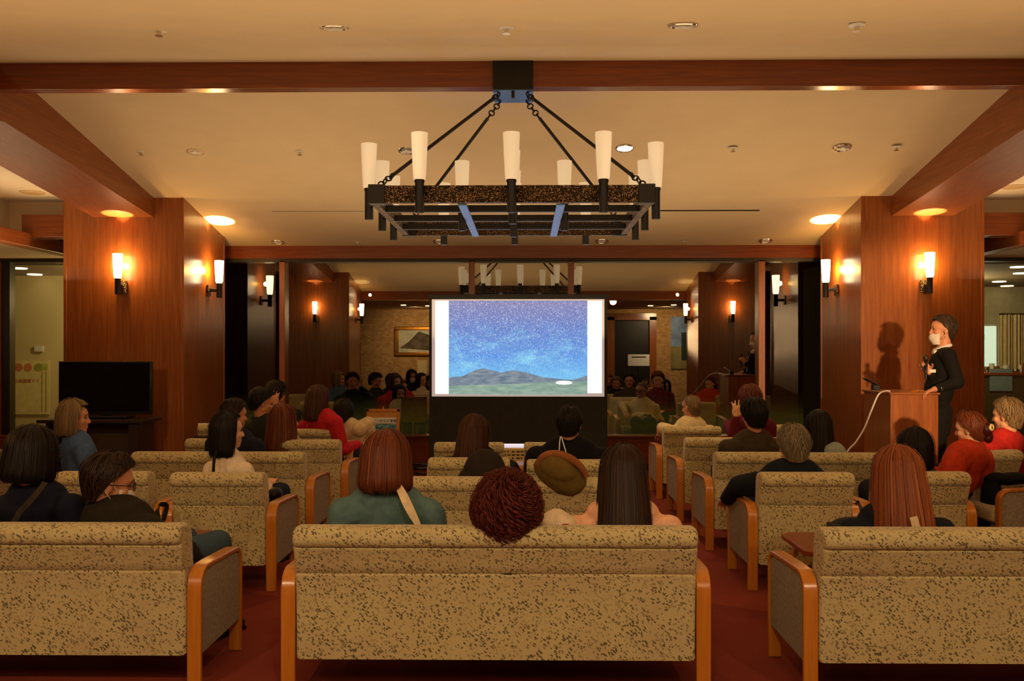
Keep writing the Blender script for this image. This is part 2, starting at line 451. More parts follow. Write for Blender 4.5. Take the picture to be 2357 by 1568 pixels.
# ------------------------------------------------------------------ fixtures
def downlight(px, py, lit, label, front=False):
    p = on_ceiling(px, py, front)
    t = thing('downlight', label, 'ceiling light', p, 0, None)
    t.rotation_euler = (math.atan(SL)*(1 if front else -1), 0, 0)
    MB().torus((0,0,-.003), .078, .008, None, 24, 6).build('trim_ring', M['chrome'], t, smooth=True)
    MB().lathe([(.07, -.004), (.055, -.002), (.03, -.006), (.0005, -.008)], (0,0,0), 20).build('reflector', M['down_on'] if lit else M['chrome'], t, smooth=True)
    b = MB()
    b.prism([(-.05, -.016), (-.02, -.02), (.0, -.045), (.02, -.02), (.05, -.016), (.035, .03), (0, .018), (-.035, .03)], -.018, -.006, 'z')
    if not lit: b.build('bulb_holder', M['whiteplastic'], t, bevel=.003)
    return t
big = [(770, 62, 'left of the two round recessed downlights in front of the beam', True), (1572, 58, 'right of the two round recessed downlights in front of the beam', True),
 (450, 348, 'unlit downlight on the ceiling above the left pillar', False), (937, 346, 'unlit downlight seen just left of a chandelier shade', False),
 (1438, 341, 'glowing downlight beside the chandelier, the only lit one', False), (1938, 340, 'unlit downlight above the right pillar', False),
 (640, 557, 'far unlit downlight near the window header, leftmost of its row', False), (1012, 556, 'far unlit downlight below the left part of the chandelier', False),
 (1385, 555, 'far unlit downlight below the right part of the chandelier', False), (1762, 554, 'far unlit downlight near the window header, rightmost of its row', False)]
for (a, b_, l, fr) in big: downlight(a, b_, a == 1438, l, fr)
small = [(366, 68, 'small sprinkler head at upper left in front of the beam', True), (1166, 63, 'small sprinkler head above the black canopy', True), (1972, 57, 'small sprinkler head at upper right in front of the beam', True),
 (325, 348, 'small sprinkler beside the left side beam', False), (690, 348, 'small sprinkler left of the chandelier shades', False), (1687, 340, 'small sprinkler right of the chandelier', False),
 (2063, 337, 'small sprinkler beside the right side beam', False), (823, 557, 'tiny far sprinkler left of the chandelier stubs', False), (1575, 555, 'tiny far sprinkler right of the chandelier stubs', False)]
for (a, b_, l, fr) in small:
    p = on_ceiling(a, b_, fr)
    t = thing('sprinkler', l, 'sprinkler', p)
    MB().lathe([(.045, 0), (.045, -.006), (.02, -.012), (.018, -.012)], (0,0,0), 18).build('escutcheon', M['whiteplastic'], t, smooth=True)
    MB().lathe([(.012, 0), (.012, -.03), (.024, -.034), (.024, -.038)], (0,0,0), 12).build('head', M['chrome'], t, smooth=True)
for (a, b_, y, l) in ((626, 842, 486, 'thin dark air slot on the ceiling left of the chandelier'), (1506, 1748, 485, 'thin dark air slot on the ceiling right of the chandelier')):
    p = on_ceiling(a, y); q = on_ceiling(b_, y)
    tag(MB().box((0, -.012, -.006), (q.x-p.x, .012, .004)).build('air_slot', M['black'], None, p), l, 'air vent')
for (a, b_, l, mm) in ((75, 440, 'round beige ceiling speaker over the left aisle', 0), (2335, 432, 'round beige ceiling speaker over the right aisle', 0)):
    D = 1.68*F/(CY-b_); p = P(a, b_, D); p.z = 3.16
    t = thing('ceiling_speaker', l, 'speaker', p)
    MB().lathe([(.115, 0), (.115, -.008), (.105, -.012)], (0,0,0), 28).build('grille', M['speaker'], t, smooth=True)
    MB().torus((0,0,-.006), .12, .007, None, 28, 6).build('rim', M['plaster'], t, smooth=True)

def add_light(kind, name, loc, energy, col, **kw):
    l = bpy.data.lights.new(name, kind); l.energy = energy; l.color = col
    for k_, v in kw.items():
        if k_ not in ('rot', 'target'): setattr(l, k_, v)
    o = bpy.data.objects.new(name, l); COL.objects.link(o); o.location = loc
    if 'target' in kw: o.rotation_euler = (Vector(kw['target'])-Vector(loc)).to_track_quat('-Z', 'Y').to_euler()
    return o

# wall sconces: mounted at local origin, wall behind at +y; shade stands out along -y
SH = [(.032, 0), (.034, .01), (.040, .02), (.047, .14), (.052, .26), (.049, .262), (.044, .14), (.034, .03), (.0005, .028)]
def make_sconce(label, loc, rz, first=None):
    if first: t = dup(first, loc, rz, label)
    else:
        t = thing('wall_sconce', label, 'wall lamp', loc, rz)
        MB().box((-.05, -.022, -.065), (.05, 0, .065)).build('wall_plate', M['hammered'], t, bevel=.004)
        MB().box((-.018, -.12, -.018), (.018, -.02, .018)).build('bracket_arm', M['black'], t, bevel=.003)
        MB().lathe([(.028, -.085), (.03, -.08), (.03, .07), (.034, .075), (.034, .082)], (0, -.13, 0), 20).build('stem', M['black'], t, smooth=True)
        MB().lathe(SH, (0, -.13, .082), 24, None, False).build('shade', M['shade_on'], t, smooth=True)
    R = Matrix.Rotation(rz, 3, 'Z'); q = Vector(loc)+R @ Vector((0, -.13, .37))
    add_light('POINT', 'sconce_glow', Vector(loc)+R @ Vector((0, -.075, .23)), 20, srgb(255, 190, 90), shadow_soft_size=.03)
    add_light('SPOT', 'sconce_uplight', q, 110, srgb(255, 222, 160), shadow_soft_size=.015, spot_size=math.radians(44), spot_blend=.12, target=q+Vector((0, 0, 1)))
    return t
lp = XC-PI_; rp = XC+PI_
zs = lambda py, D: Z(py, D)
sc0 = make_sconce('lit sconce on the front face of the left pillar, above the television', (X(283, 10.2), 10.197, Z(660, 10.2)), 0)
make_sconce('lit sconce on the window-side face of the left pillar', (lp+.001, 10.98, Z(668, 10.98)), PI/2, sc0)
make_sconce('lit sconce on the front face of the right pillar, above the presenter', (X(2128, 10.2), 10.197, Z(660, 10.2)), 0, sc0)
make_sconce('lit sconce on the inner face of the right pillar beside the dark window', (rp-.001, 10.98, Z(668, 10.98)), -PI/2, sc0)
zz = Z(664, 10.5)
for (x, y, rz, l) in ((XC-4.3, 2*DR-10.2+.003, PI, 'rear left pillar sconce, mirrored in the window'), (XC+4.3, 2*DR-10.2+.003, PI, 'rear right pillar sconce, mirrored in the window'),
                      (lp+.001, 2*DR-10.98, PI/2, 'rear left inner sconce, mirrored in the window'), (rp-.001, 2*DR-10.98, -PI/2, 'rear right inner sconce, mirrored in the window')):
    make_sconce(l, (x, y, zz), rz, sc0)

# ------------------------------------------------------------------ chandelier
CH = thing('chandelier', 'large square black iron chandelier with sixteen white candle shades', 'chandelier', (-.096, DR, 2.535))
HS = .95; bh = .058
def bar(a, b_, nm, m): MB().box(a, b_).build(nm, m, CH, bevel=.004)
bar((-HS, -.92, -bh), (HS, -.87, bh), 'frame_bar', M['hammered']); bar((-HS, .87, -bh), (HS, .92, bh), 'frame_bar', M['hammered'])
bar((-HS, -.87, -bh), (-HS+.05, .87, bh), 'frame_bar', M['hammered']); bar((HS-.05, -.87, -bh), (HS, .87, bh), 'frame_bar', M['hammered'])
for x in (-1, 1):
    for y in (-1, 1):
        bar((x*(HS-.05)-.055, y*.885-.05, -bh-.006), (x*(HS-.05)+.055, y*.885+.05, bh+.006), 'corner_cap', M['black'])
for y in (-.48, 0, .48): bar((-HS+.05, y-.022, -bh), (HS-.05, y+.022, -.01), 'cross_bar', M['black'])
for x in (-.33, .33): bar((x-.03, -.87, -bh-.012), (x+.03, .87, -bh), 'strap', M['steel'])
cs = MB().lathe([(.028, -.15), (.03, -.145), (.03, .05), (.034, .055), (.034, .07)], (0,0,0), 18)
csh = MB().lathe([(.038, 0), (.041, .008), (.043, .03), (.05, .16), (.056, .31), (.053, .311), (.047, .16), (.038, .03), (.0005, .028)], (0,0,.07), 24, None, False)
stem0 = cs.build('stem', M['black'], CH, smooth=True); shade0 = csh.build('shade', M['shade_off'], CH, smooth=True)
pos = [(x, y) for y in (-.945, .945) for x in (-.61, 0, .61)] + [(x, y) for x in (-1.0, 1.0) for y in (-.617, 0, .617)] + [(0, -.39), (0, .39), (-.39, 0), (.39, 0)]
for i, (x, y) in enumerate(pos):
    a, b_ = (stem0, shade0) if i == 0 else (stem0.copy(), shade0.copy())
    if i: COL.objects.link(a); COL.objects.link(b_)
    a.location = b_.location = (x, y, .02)
    a.parent = b_.parent = CH
cz = 3.43-2.535
MB().box((-.15, -.19, cz), (.15, .17, cz+.32)).build('canopy', M['black'], CH, bevel=.004)
MB().box((-.148, -.188, cz-.006), (.148, .168, cz)).build('canopy_plate', M['steel'], CH)
MB().box((-.012, -.15, cz-.05), (.012, -.12, cz)).build('canopy_peg', M['black'], CH)
for x in (-1, 1):
    for y in (-1, 1):
        top = Vector((x*.11, y*.12, cz-.02)); bot = Vector((x*(HS-.07), y*.85, bh+.02)); d = (bot-top).normalized()
        n1 = .16 if y > 0 else .07
        MB().tube([top+d*n1, bot-d*.10], .013, 8).build('hanging_rod', M['black'], CH, smooth=True)
        Rq = Vector((0,0,1)).rotation_difference(d).to_matrix()
        for j, (base, cnt) in enumerate(((top, int(n1/.035)+1), (bot-d*.11, 4))):
            ln = MB()
            for q in range(cnt):
                Rr = Rq @ Matrix.Rotation(PI/2*(q % 2), 3, 'Z') @ Matrix.Rotation(PI/2, 3, 'X')
                ln.torus(base+d*(.035*q), .021, .006, Rr, 12, 5)
            ln.build('chain', M['black'], CH, smooth=True)

# ------------------------------------------------------------------ projection screen
DS = 10.9
t = thing('projection_screen', 'floor standing projection screen showing a starry sky over mountains', 'screen', (X(1193, DS), DS, 0))
ox = t.location.x
def lx(px): return X(px, DS)-ox
MB().box((lx(988), .0, .15), (lx(1398), .006, Z(684, DS))).build('screen_cloth', M['blackcloth'], t)
MB().box((lx(984), -.03, Z(686, DS)), (lx(1402), .05, Z(678, DS))).build('top_rail', M['black'], t, bevel=.004)
MB().box((lx(986), -.05, .0), (lx(1400), .07, .13)).build('case', M['black'], t, bevel=.01)
MB().tube([(0, .04, .1), (0, .04, Z(682, DS))], .015, 8).build('support_pole', M['black'], t)
def emis_plane(name, x0, x1, y0, y1, dy, mat):
    a, b_ = lx(x0), lx(x1); z0, z1 = Z(y1, DS), Z(y0, DS)
    return MB().add([(a, dy, z0), (b_, dy, z0), (b_, dy, z1), (a, dy, z1)], [(0, 1, 2, 3)]).build(name, mat, t)
emis_plane('screen_border', 994, 1391, 689, 913, -.004, emis('lit_grey_screen', srgb(176, 172, 178), .55))
wm = emis('projected_white', srgb(232, 250, 255), 1.15)
emis_plane('white_margin', 1002, 1033, 693, 907, -.006, wm); emis_plane('white_margin', 1352, 1385, 693, 905, -.006, wm)
def sky():
    m, nt, b, out = new_mat('projected_night_sky')
    nt.nodes.remove(b); em = N(nt, 'ShaderNodeEmission'); em.inputs[1].default_value = 1.0
    tc = N(nt, 'ShaderNodeTexCoord'); sep = N(nt, 'ShaderNodeSeparateXYZ'); nt.links.new(tc.outputs['Generated'], sep.inputs[0])
    zf = sep.outputs[2]; v = tc.outputs['Object']
    base = ramp(nt, zf, [(0, srgb(160, 232, 255)), (.16, srgb(130, 205, 255)), (.4, srgb(108, 165, 240)), (.7, srgb(116, 142, 214)), (1, srgb(150, 146, 190))])
    mp = N(nt, 'ShaderNodeMapping'); mp.inputs['Scale'].default_value = (1, 1, 2.1); mp.inputs['Rotation'].default_value = (0, .25, 0); nt.links.new(v, mp.inputs[0])
    cl = ramp(nt, noise(nt, mp.outputs[0], 3.1, 7, .62, .4), [(.47, (0, 0, 0)), (.68, (1, 1, 1))])
    band = ramp(nt, zf, [(.1, (0, 0, 0)), (.38, (1, 1, 1)), (.62, (.55, .55, .55)), (.8, (0, 0, 0))])
    c1 = mix(nt, mix(nt, 1, cl, band, 'MULTIPLY'), base, srgb(150, 222, 255))
    vo = N(nt, 'ShaderNodeTexVoronoi'); vo.inputs['Scale'].default_value = 95; nt.links.new(v, vo.inputs['Vector'])
    sz = ramp(nt, noise(nt, v, 40, 2), [(.4, (.16, .16, .16)), (.65, (.36, .36, .36))])
    st = math_n(nt, 'LESS_THAN', vo.outputs['Distance'], sz)
    sm = math_n(nt, 'MULTIPLY', st, ramp(nt, zf, [(.1, (0, 0, 0)), (.4, (.6, .6, .6)), (.8, (.85, .85, .85))]))
    dk = ramp(nt, noise(nt, v, 90, 2), [(.4, (.8, .8, .8)), (.6, (1.0, 1.0, 1.0))])
    c2 = mix(nt, sm, mix(nt, 1, c1, dk, 'MULTIPLY'), (.95, .97, 1))
    nt.links.new(c2, em.inputs[0]); nt.links.new(em.outputs[0], out.inputs[0]); return m
emis_plane('sky_image', 1033, 1352, 692, 908, -.006, sky())
def emis_tex(name, c1, c2, sc, st=1.0):
    m, nt, b, out = new_mat(name); nt.nodes.remove(b); em = N(nt, 'ShaderNodeEmission'); em.inputs[1].default_value = st
    v = tex_in(nt, (1, 1, 4)); nt.links.new(ramp(nt, noise(nt, v, sc, 5, .6), [(.35, c1), (.65, c2)]), em.inputs[0]); nt.links.new(em.outputs[0], out.inputs[0]); return m
prof = [(1033, 870), (1050, 867), (1066, 866), (1080, 859), (1098, 851), (1114, 848), (1128, 852), (1140, 854), (1155, 858), (1168, 854), (1185, 853), (1205, 856), (1228, 862), (1250, 869), (1268, 870), (1290, 873), (1318, 874), (1335, 870), (1352, 864)]
pts = [(lx(a), Z(b_, DS)) for a, b_ in prof]+[(lx(1352), Z(893, DS)), (lx(1033), Z(893, DS))]
MB().add([(p[0], -.009, p[1]) for p in pts], [tuple(range(len(pts)))]).build('mountain_image', emis_tex('projected_mountain', srgb(100, 116, 136), srgb(146, 156, 164), 9), t)
g = [(1033, 888), (1100, 886), (1180, 884), (1260, 880), (1352, 877), (1352, 908), (1033, 908)]
MB().add([(lx(a), -.012, Z(b_, DS)) for a, b_ in g], [tuple(range(len(g)))]).build('meadow_image', emis_tex('projected_meadow', srgb(124, 152, 140), srgb(162, 182, 164), 6), t)
MB().ell((lx(1298), -.013, Z(881, DS)), (.095, .001, .022)).build('light_glow_image', wm, t, smooth=True)

# ------------------------------------------------------------------ upholstered seats
def back_profile():
    return [(.075, .16), (.07, .30), (.062, .45), (.052, .525), (.060, .533), (.049, .541), (.04, .57), (.02, .625), (.012, .645), (.022, .652), (.004, .66), (-.006, .68), (-.002, .708), (.016, .729), (.045, .738),
            (.10, .736), (.14, .724), (.162, .70), (.17, .66), (.182, .56), (.205, .44), (.225, .34), (.232, .25), (.235, .16)]
def soft_extrude(prof, w, r, n=5):
    """profile (y,z) extruded over width w with rounded ends of radius r"""
    m = len(prof); P2 = [Vector(p) for p in prof]
    area = sum(P2[i].x*P2[(i+1) % m].y-P2[(i+1) % m].x*P2[i].y for i in range(m)); sg = 1 if area > 0 else -1
    nor = []
    for i in range(m):
        e = (P2[(i+1) % m]-P2[i-1]).normalized(); nor.append(Vector((-e.y, e.x))*sg)
    secs = []
    for i in range(n+1):
        a = PI/2*(1-i/n); secs.append((-(w/2-r)-r*math.sin(a), r*(1-math.cos(a))))
    for i in range(1, 8): secs.append((-(w/2-r)+(w-2*r)*i/8, 0))
    for i in range(n+1):
        a = PI/2*i/n; secs.append(((w/2-r)+r*math.sin(a), r*(1-math.cos(a))))
    vs = []; fs = []
    for (x, ins) in secs:
        for p, q in zip(P2, nor): pp = p+q*ins; vs.append((x, pp.x, pp.y))
    for i in range(len(secs)-1):
        for j in range(m):
            j2 = (j+1) % m; fs.append((i*m+j, i*m+j2, (i+1)*m+j2, (i+1)*m+j))
    fs += [tuple(range(m))[::-1], tuple((len(secs)-1)*m+j for j in range(m))]
    return MB().add(vs, fs)
def rrect(y0, y1, z0, z1, r, n=5):
    out = []
    for (cy, cz_, a0) in ((y1-r, z1-r, 0), (y0+r, z1-r, PI/2), (y0+r, z0+r, PI), (y1-r, z0+r, 1.5*PI)):
        for i in range(n+1):
            a = a0+PI/2*i/n; out.append((cy+r*math.cos(a), cz_+r*math.sin(a)))
    return out
def arm_strip(xa, xb):
    """bentwood strip: rear leg, arm, front leg as one bent band"""
    th = .022; path = [(.085, 0), (.085, .42)]
    for i in range(1, 9):
        a = PI/2*i/8; path.append((.085+.085*(1-math.cos(a)), .445+.085*math.sin(a)))
    path += [(.30, .528), (.45, .522), (.60, .515)]
    for i in range(1, 7):
        a = PI/2*i/6; path.append((.60+.075*math.sin(a), .515-.075*(1-math.cos(a))))
    path += [(.675, .30), (.668, 0)]
    pv = [Vector(p) for p in path]; L = []; R = []
    for i, p in enumerate(pv):
        e = (pv[min(i+1, len(pv)-1)]-pv[max(i-1, 0)]).normalized(); nn = Vector((-e.y, e.x)); L.append(p+nn*th/2); R.append(p-nn*th/2)
    vs = []; fs = []; n = len(pv)
    for a, b_ in zip(L, R): vs += [(xa, a.x, a.y), (xb, a.x, a.y), (xb, b_.x, b_.y), (xa, b_.x, b_.y)]
    for i in range(n-1):
        for j in range(4): j2 = (j+1) % 4; fs.append((4*i+j, 4*i+j2, 4*i+4+j2, 4*i+4+j))
    fs += [(3, 2, 1, 0), (4*n-4, 4*n-3, 4*n-2, 4*n-1)]
    return MB().add(vs, fs)
def make_seat(kind, label, n, loc, rz, group):
    w = {1: .575, 2: 1.14, 3: 1.715}[n]
    t = thing(kind, label, 'armchair' if n == 1 else 'sofa', loc, rz, group)
    soft_extrude(back_profile(), w, .022).build('backrest', M['fabric'], t, smooth=True)
    MB().box((-w/2+.01, .2, .16), (w/2-.01, .64, .27)).build('seat_base', M['fabric'], t, bevel=.015)
    cw = (w-.01)/n
    for i in range(n):
        soft_extrude(rrect(.20, .70, .27, .385, .035), cw-.006, .03).build('seat_cushion', M['fabric'], t, (-w/2+.005+cw*(i+.5), 0, 0), smooth=True)
    for s in (-1, 1):
        xa, xb = sorted((s*(w/2+.003), s*(w/2+.066)))
        arm_strip(xa, xb).build('arm_frame', M['bent'], t, bevel=.005)
        pa, pb = sorted((s*(w/2+.012), s*(w/2+.058)))
        pr = [(.096, .155), (.66, .155)]+[(.664, .44)]+[(.655, .47), (.635, .492), (.60, .502), (.45, .509), (.17, .516), (.135, .507), (.108, .48), (.096, .445)]
        MB().prism(pr, pa, pb).build('side_panel', M['greyfab'], t, bevel=.006)
    return t
seats = {}
def seat(n, x0, x1, ytop, label, rz=0, group=None, D=None, xc=None):
    D = D or (CAMZ-.738)*F/(ytop-CY)
    if xc is None: xc = X((x0+x1)/2, D)
    nm = {1: 'armchair', 2: 'loveseat', 3: 'sofa'}[n]
    loc = (xc, D, 0)
    if n not in seats: seats[n] = make_seat(nm, label, n, loc, rz, group); return seats[n]
    r = dup(seats[n], loc, rz, label, group)
    if group is None and 'group' in r: del r['group']
    return r
G1 = 'khaki upholstered armchairs with bentwood arms'; G3 = 'three-seat khaki sofas in the rear row'
seat(3, 672, 1605, 1217, 'whole khaki three-seat sofa at centre front of the photo', 0, G3)
seat(3, 0, 415, 1215, 'khaki sofa cut off by the left edge, man with glasses in it', 0, G3, D=4.06, xc=X(415, 4.06)-.86)
seat(3, 0, 0, 1222, 'khaki sofa cut off by the right edge, copper-haired woman in it', 0, G3, D=4.0, xc=X(1897, 4.0)+.86)
seat(1, 385, 605, 1092, 'armchair of the woman in white, behind the small wooden table at left', 0, G1)
seat(1, 121, 341, 1090, 'armchair between the bob-haired woman and the man with glasses', 0, G1)
seat(1, 300, 475, 1043, 'armchair directly left of the woman in white, one row ahead', 0, G1)
seat(1, 520, 695, 1043, 'armchair directly right of the woman in white, arm facing the aisle', 0, G1)
seat(1, 424, 577, 1012, 'armchair half hidden behind the black-haired head, second row from left window', 0, G1)
seat(1, 624, 779, 1014, 'armchair with auburn hair hanging over its back', 0, G1)
seat(1, 452, 582, 978, 'far left armchair beside the side table with leaflets', 0, G1)
seat(1, 660, 788, 989, 'armchair just behind the woman in the red sweater', 0, G1)
seat(1, 944, 1163, 1101, 'armchair right of the teal blouse, behind the curly red hair', 0, G1)
seat(1, 1213, 1432, 1103, 'armchair under the olive cap', 0, G1)
seat(1, 982, 1175, 1056, 'armchair behind which the dark beanie rises, left of centre', 0, G1)
seat(1, 1212, 1405, 1060, 'armchair of the man in the black jacket', 0, G1)
seat(1, 998, 1160, 1020, 'front centre armchair left of the projector table', 0, G1)
seat(1, 1206, 1368, 1020, 'front centre armchair right of the projector table', 0, G1)
seat(1, 1757, 1966, 1089, 'armchair of the grey-haired man, nearest the right aisle', 0, G1)
seat(1, 2024, 2236, 1087, 'armchair behind the copper-haired head', 0, G1)
seat(1, 1650, 1828, 1042, 'armchair of the young man, third row right of the aisle', 0, G1)
seat(1, 1864, 2042, 1043, 'armchair of the black-haired woman beside the pillar', 0, G1)
seat(2, 1580, 1882, 1008, 'two-seat khaki loveseat behind the young man with black hair')
seat(1, 1532, 1658, 982, 'armchair of the balding man in the cream shirt', 0, G1)
seat(1, 1716, 1850, 978, 'far right armchair close to the window mullion', 0, G1)
seat(1, 0, 0, 0, 'turned armchair with its side visible behind the orange jacket', math.radians(22), G1, D=7.2, xc=X(2293, 7.2))
seat(1, 0, 0, 0, 'turned armchair at the right edge behind the woman in the red vest', math.radians(22), G1, D=7.75, xc=X(2425, 7.75))
seat(1, 0, 0, 0, 'sideways armchair at the right edge with a black coat over it', math.radians(90), G1, D=7.05, xc=X(2295, 6.75)+.675)
seat(1, 0, 0, 0, 'armchair at the left edge behind the bob-haired woman', math.radians(-20), G1, D=7.2, xc=X(-40, 7.2))

# ------------------------------------------------------------------ low tables
def table(label, x0, x1, d0, d1, zt=.42):
    t = thing('coffee_table', label, 'table', ((x0+x1)/2, (d0+d1)/2, 0), 0)
    hw = (x1-x0)/2; hd = (d1-d0)/2
    c_ = .06
    MB().prism([(-hw+c_, -hd), (hw-c_, -hd), (hw, -hd+c_), (hw, hd-c_), (hw-c_, hd), (-hw+c_, hd), (-hw, hd-c_), (-hw, -hd+c_)], zt-.03, zt, 'z').build('tabletop', M['table'], t, bevel=.006)
    for sx in (-1, 1):
        for sy in (-1, 1):
            x = sx*(hw-.06); y = sy*(hd-.08); b = MB()
            path = [(x, y, 0), (x, y, .28)]
            for i in range(1, 7):
                a = PI/2*i/6; path.append((x-sx*.09*(1-math.cos(a)), y, .28+.095*math.sin(a)))
            path.append((x-sx*.2, y, .38)); path = [Vector(p) for p in path]; vs = []; fs = []
            for i, p in enumerate(path):
                e = (path[min(i+1, len(path)-1)]-path[max(i-1, 0)]).normalized(); nn = Vector((-e.z, 0, e.x))
                vs += [p+nn*.015+Vector((0, -.025, 0)), p+nn*.015+Vector((0, .025, 0)), p-nn*.015+Vector((0, .025, 0)), p-nn*.015+Vector((0, -.025, 0))]
            for i in range(len(path)-1):
                for j in range(4): j2 = (j+1) % 4; fs.append((4*i+j, 4*i+j2, 4*i+4+j2, 4*i+4+j))
            fs += [(3, 2, 1, 0), tuple(4*len(path)-4+j for j in range(4))]
            b.add(vs, fs).build('leg', M['bent'], t, bevel=.004)
    return t
table('low wooden table with bent legs before the right sofa', 1.49, 2.66, 5.08, 5.66)
table('low wooden table between the left sofa and the armchair of the woman in white', -2.98, -1.82, 5.08, 5.68)
table('low wooden table before the centre sofa, only its edge showing', -.62, .55, 5.0, 5.6)
table('low wooden table beside the woman in the red sweater', X(790, 8.9)+.04, X(915, 8.9), 8.7, 9.3, .42)

# ------------------------------------------------------------------ television and stand
DT = 9.7
t = thing('television', 'large flat black television on the dark stand by the left pillar', 'television', (X(242, DT), DT, Z(962, DT)))
w = (X(348, DT)-X(135, DT))/2; h0 = .03; h1 = Z(832, DT)-Z(962, DT)
MB().box((-w, -.01, h0), (w, .05, h1)).build('casing', M['blackplastic'], t, bevel=.006)
MB().box((-w+.02, -.014, h0+.035), (w-.02, -.008, h1-.02)).build('panel', M['gloss_black'], t)
MB().box((-.26, -.1, 0), (.26, .14, .018)).build('stand_base', M['blackplastic'], t, bevel=.006)
MB().box((-.05, .0, .01), (.05, .03, .06)).build('stand_neck', M['blackplastic'], t)
zt = Z(964, DT)
t = thing('television_stand', 'dark wooden media stand with open shelves under the television', 'stand', (X(232, DT), DT, 0))
x0, x1 = X(112, DT)-t.location.x, X(350, DT)-t.location.x
MB().box((x0, -.25, zt-.035), (x1, .25, zt)).build('top', M['darkwood'], t, bevel=.004)
MB().box((x0+.07, -.2, 0), (x0+.12, .22, zt-.035)).build('side_panel', M['darkwood'], t)
MB().box((x1-.16, -.2, 0), (x1-.06, .22, zt-.035)).build('side_panel', M['darkwood'], t)
MB().box((x0+.12, -.2, .30), (x1-.16, .22, .325)).build('shelf', M['darkwood'], t)
MB().box((x0+.12, .19, .05), (x1-.16, .22, zt-.035)).build('back_panel', plain('olive_brown_board', srgb(78, 54, 26), .6), t)
tag(MB().box((-.065, -.01, 0), (.065, .01, .085)).build('paper_stack', M['white'], None, (X(280, DT), DT-.1, .325)), 'white folded paper on the shelf of the television stand', 'paper')

# ------------------------------------------------------------------ side table with leaflets by the left pillar
D = 9.95; tz = .62
t = thing('side_table', 'small dark side table by the left pillar holding leaflets', 'table', (X(492, D), D, 0))
MB().lathe([(.2, tz-.02), (.205, tz-.01), (.2, tz)], (0,0,0), 24).build('tabletop', M['darkwood'], t, smooth=True)
for a in range(4):
    q = PI/4+PI/2*a; MB().tube([(.1*math.cos(q), .1*math.sin(q), tz-.02), (.17*math.cos(q), .17*math.sin(q), 0)], .009, 8).build('leg', M['darkwood'], t, smooth=True)
tz2 = tz
def card(name, px, y0, y1, wpx, D_, label, mat, rz=0, cat='leaflet', zb=tz):
    w_ = wpx*D_/F; h_ = (y1-y0)*D_/F
    o = MB().box((-w_/2, -.004, 0), (w_/2, .004, h_), Matrix.Rotation(-.15, 3, 'X'), (0, 0, 0)).build(name, mat, None, (X(px, D_), D_, zb))
    o.rotation_euler = (0, 0, rz); return tag(o, label, cat)
card('leaflet', 468, 906, 934, 24, 9.85, 'white leaflet standing upright on the small side table', M['white'], .2)
def papermat():
    m = plain('printed_blue_flyer', srgb(150, 165, 170), .6, .6, 60); return m
card('flyer', 495, 920, 942, 38, 9.8, 'printed blue-grey flyer leaning on the side table', papermat(), -.1, 'flyer')
card('leaflet', 502, 915, 927, 16, 9.98, 'small white card behind the blue-grey flyer', M['white'], -.3)

# ------------------------------------------------------------------ easel board near the window
D = 10.6
t = thing('notice_board', 'wooden framed notice board with a blue sea picture near the window', 'notice board', (X(882, D), D, 0))
z0, z1 = Z(1018, D), Z(942, D); hw = (X(920, D)-X(844, D))/2
R_ = Matrix.Rotation(-.08, 3, 'X')
fr = MB()
for (a, b_) in (((-hw, -.015, z0), (-hw+.03, .015, z1)), ((hw-.03, -.015, z0), (hw, .015, z1)), ((-hw, -.015, z1-.03), (hw, .015, z1)), ((-hw, -.015, z0), (hw, .015, z0+.03))): fr.box(a, b_)
fr.build('frame', M['bent'], t, bevel=.003)
MB().box((-hw+.03, -.008, z0+.03), (hw-.03, .008, z1-.03)).build('board', plain('tan_board', srgb(196, 140, 66), .7), t)
def sea():
    m, nt, b, out = new_mat('sea_picture'); v = tex_in(nt, (3, 1, 22)); 
    nt.links.new(ramp(nt, noise(nt, v, 1.4, 4, .6, 1.2), [(.3, srgb(10, 70, 110)), (.5, srgb(30, 130, 165)), (.62, srgb(190, 190, 120)), (.72, srgb(30, 110, 150))]), b.inputs['Base Color'])
    b.inputs['Roughness'].default_value = .4; return m
MB().box((-hw+.04, -.011, z0+.03), (hw-.04, -.007, z1-.165)).build('picture', sea(), t)
MB().box((-hw+.04, -.011, z1-.16), (hw-.04, -.007, z1-.095)).build('title_strip', M['white'], t)
MB().tube([(0, 0, z1), (0, 0, z1+.03)], .008, 6).build('peg', M['bent'], t)
for (a, y) in ((-hw+.02, 0), (hw-.02, 0), (0, .25)): MB().tube([(a, y*.2, z0+.2), (a*1.1, y, 0)], .011, 6).build('leg', M['bent'], t)
def text(body, size, loc, mat, parent=None, name='lettering', rz=0, align='CENTER', ext=.001):
    cu = bpy.data.curves.new(name, 'FONT'); cu.body = body; cu.size = size; cu.align_x = align; cu.extrude = ext
    o = bpy.data.objects.new(name, cu); COL.objects.link(o); o.rotation_euler = (PI/2, 0, rz); o.location = loc
    cu.materials.append(mat)
    dg = bpy.context.evaluated_depsgraph_get(); dg.update()
    me = bpy.data.meshes.new_from_object(o.evaluated_get(dg)); o2 = bpy.data.objects.new(name, me); COL.objects.link(o2)
    o2.rotation_euler = o.rotation_euler; o2.location = loc
    if not me.materials: me.materials.append(mat)
    bpy.data.objects.remove(o); 
    if parent: o2.parent = parent
    return o2
navy = plain('navy_ink', srgb(30, 34, 50), .6)
text('ロビーからの景観', .038, (0, -.0125, z1-.145), navy, t)

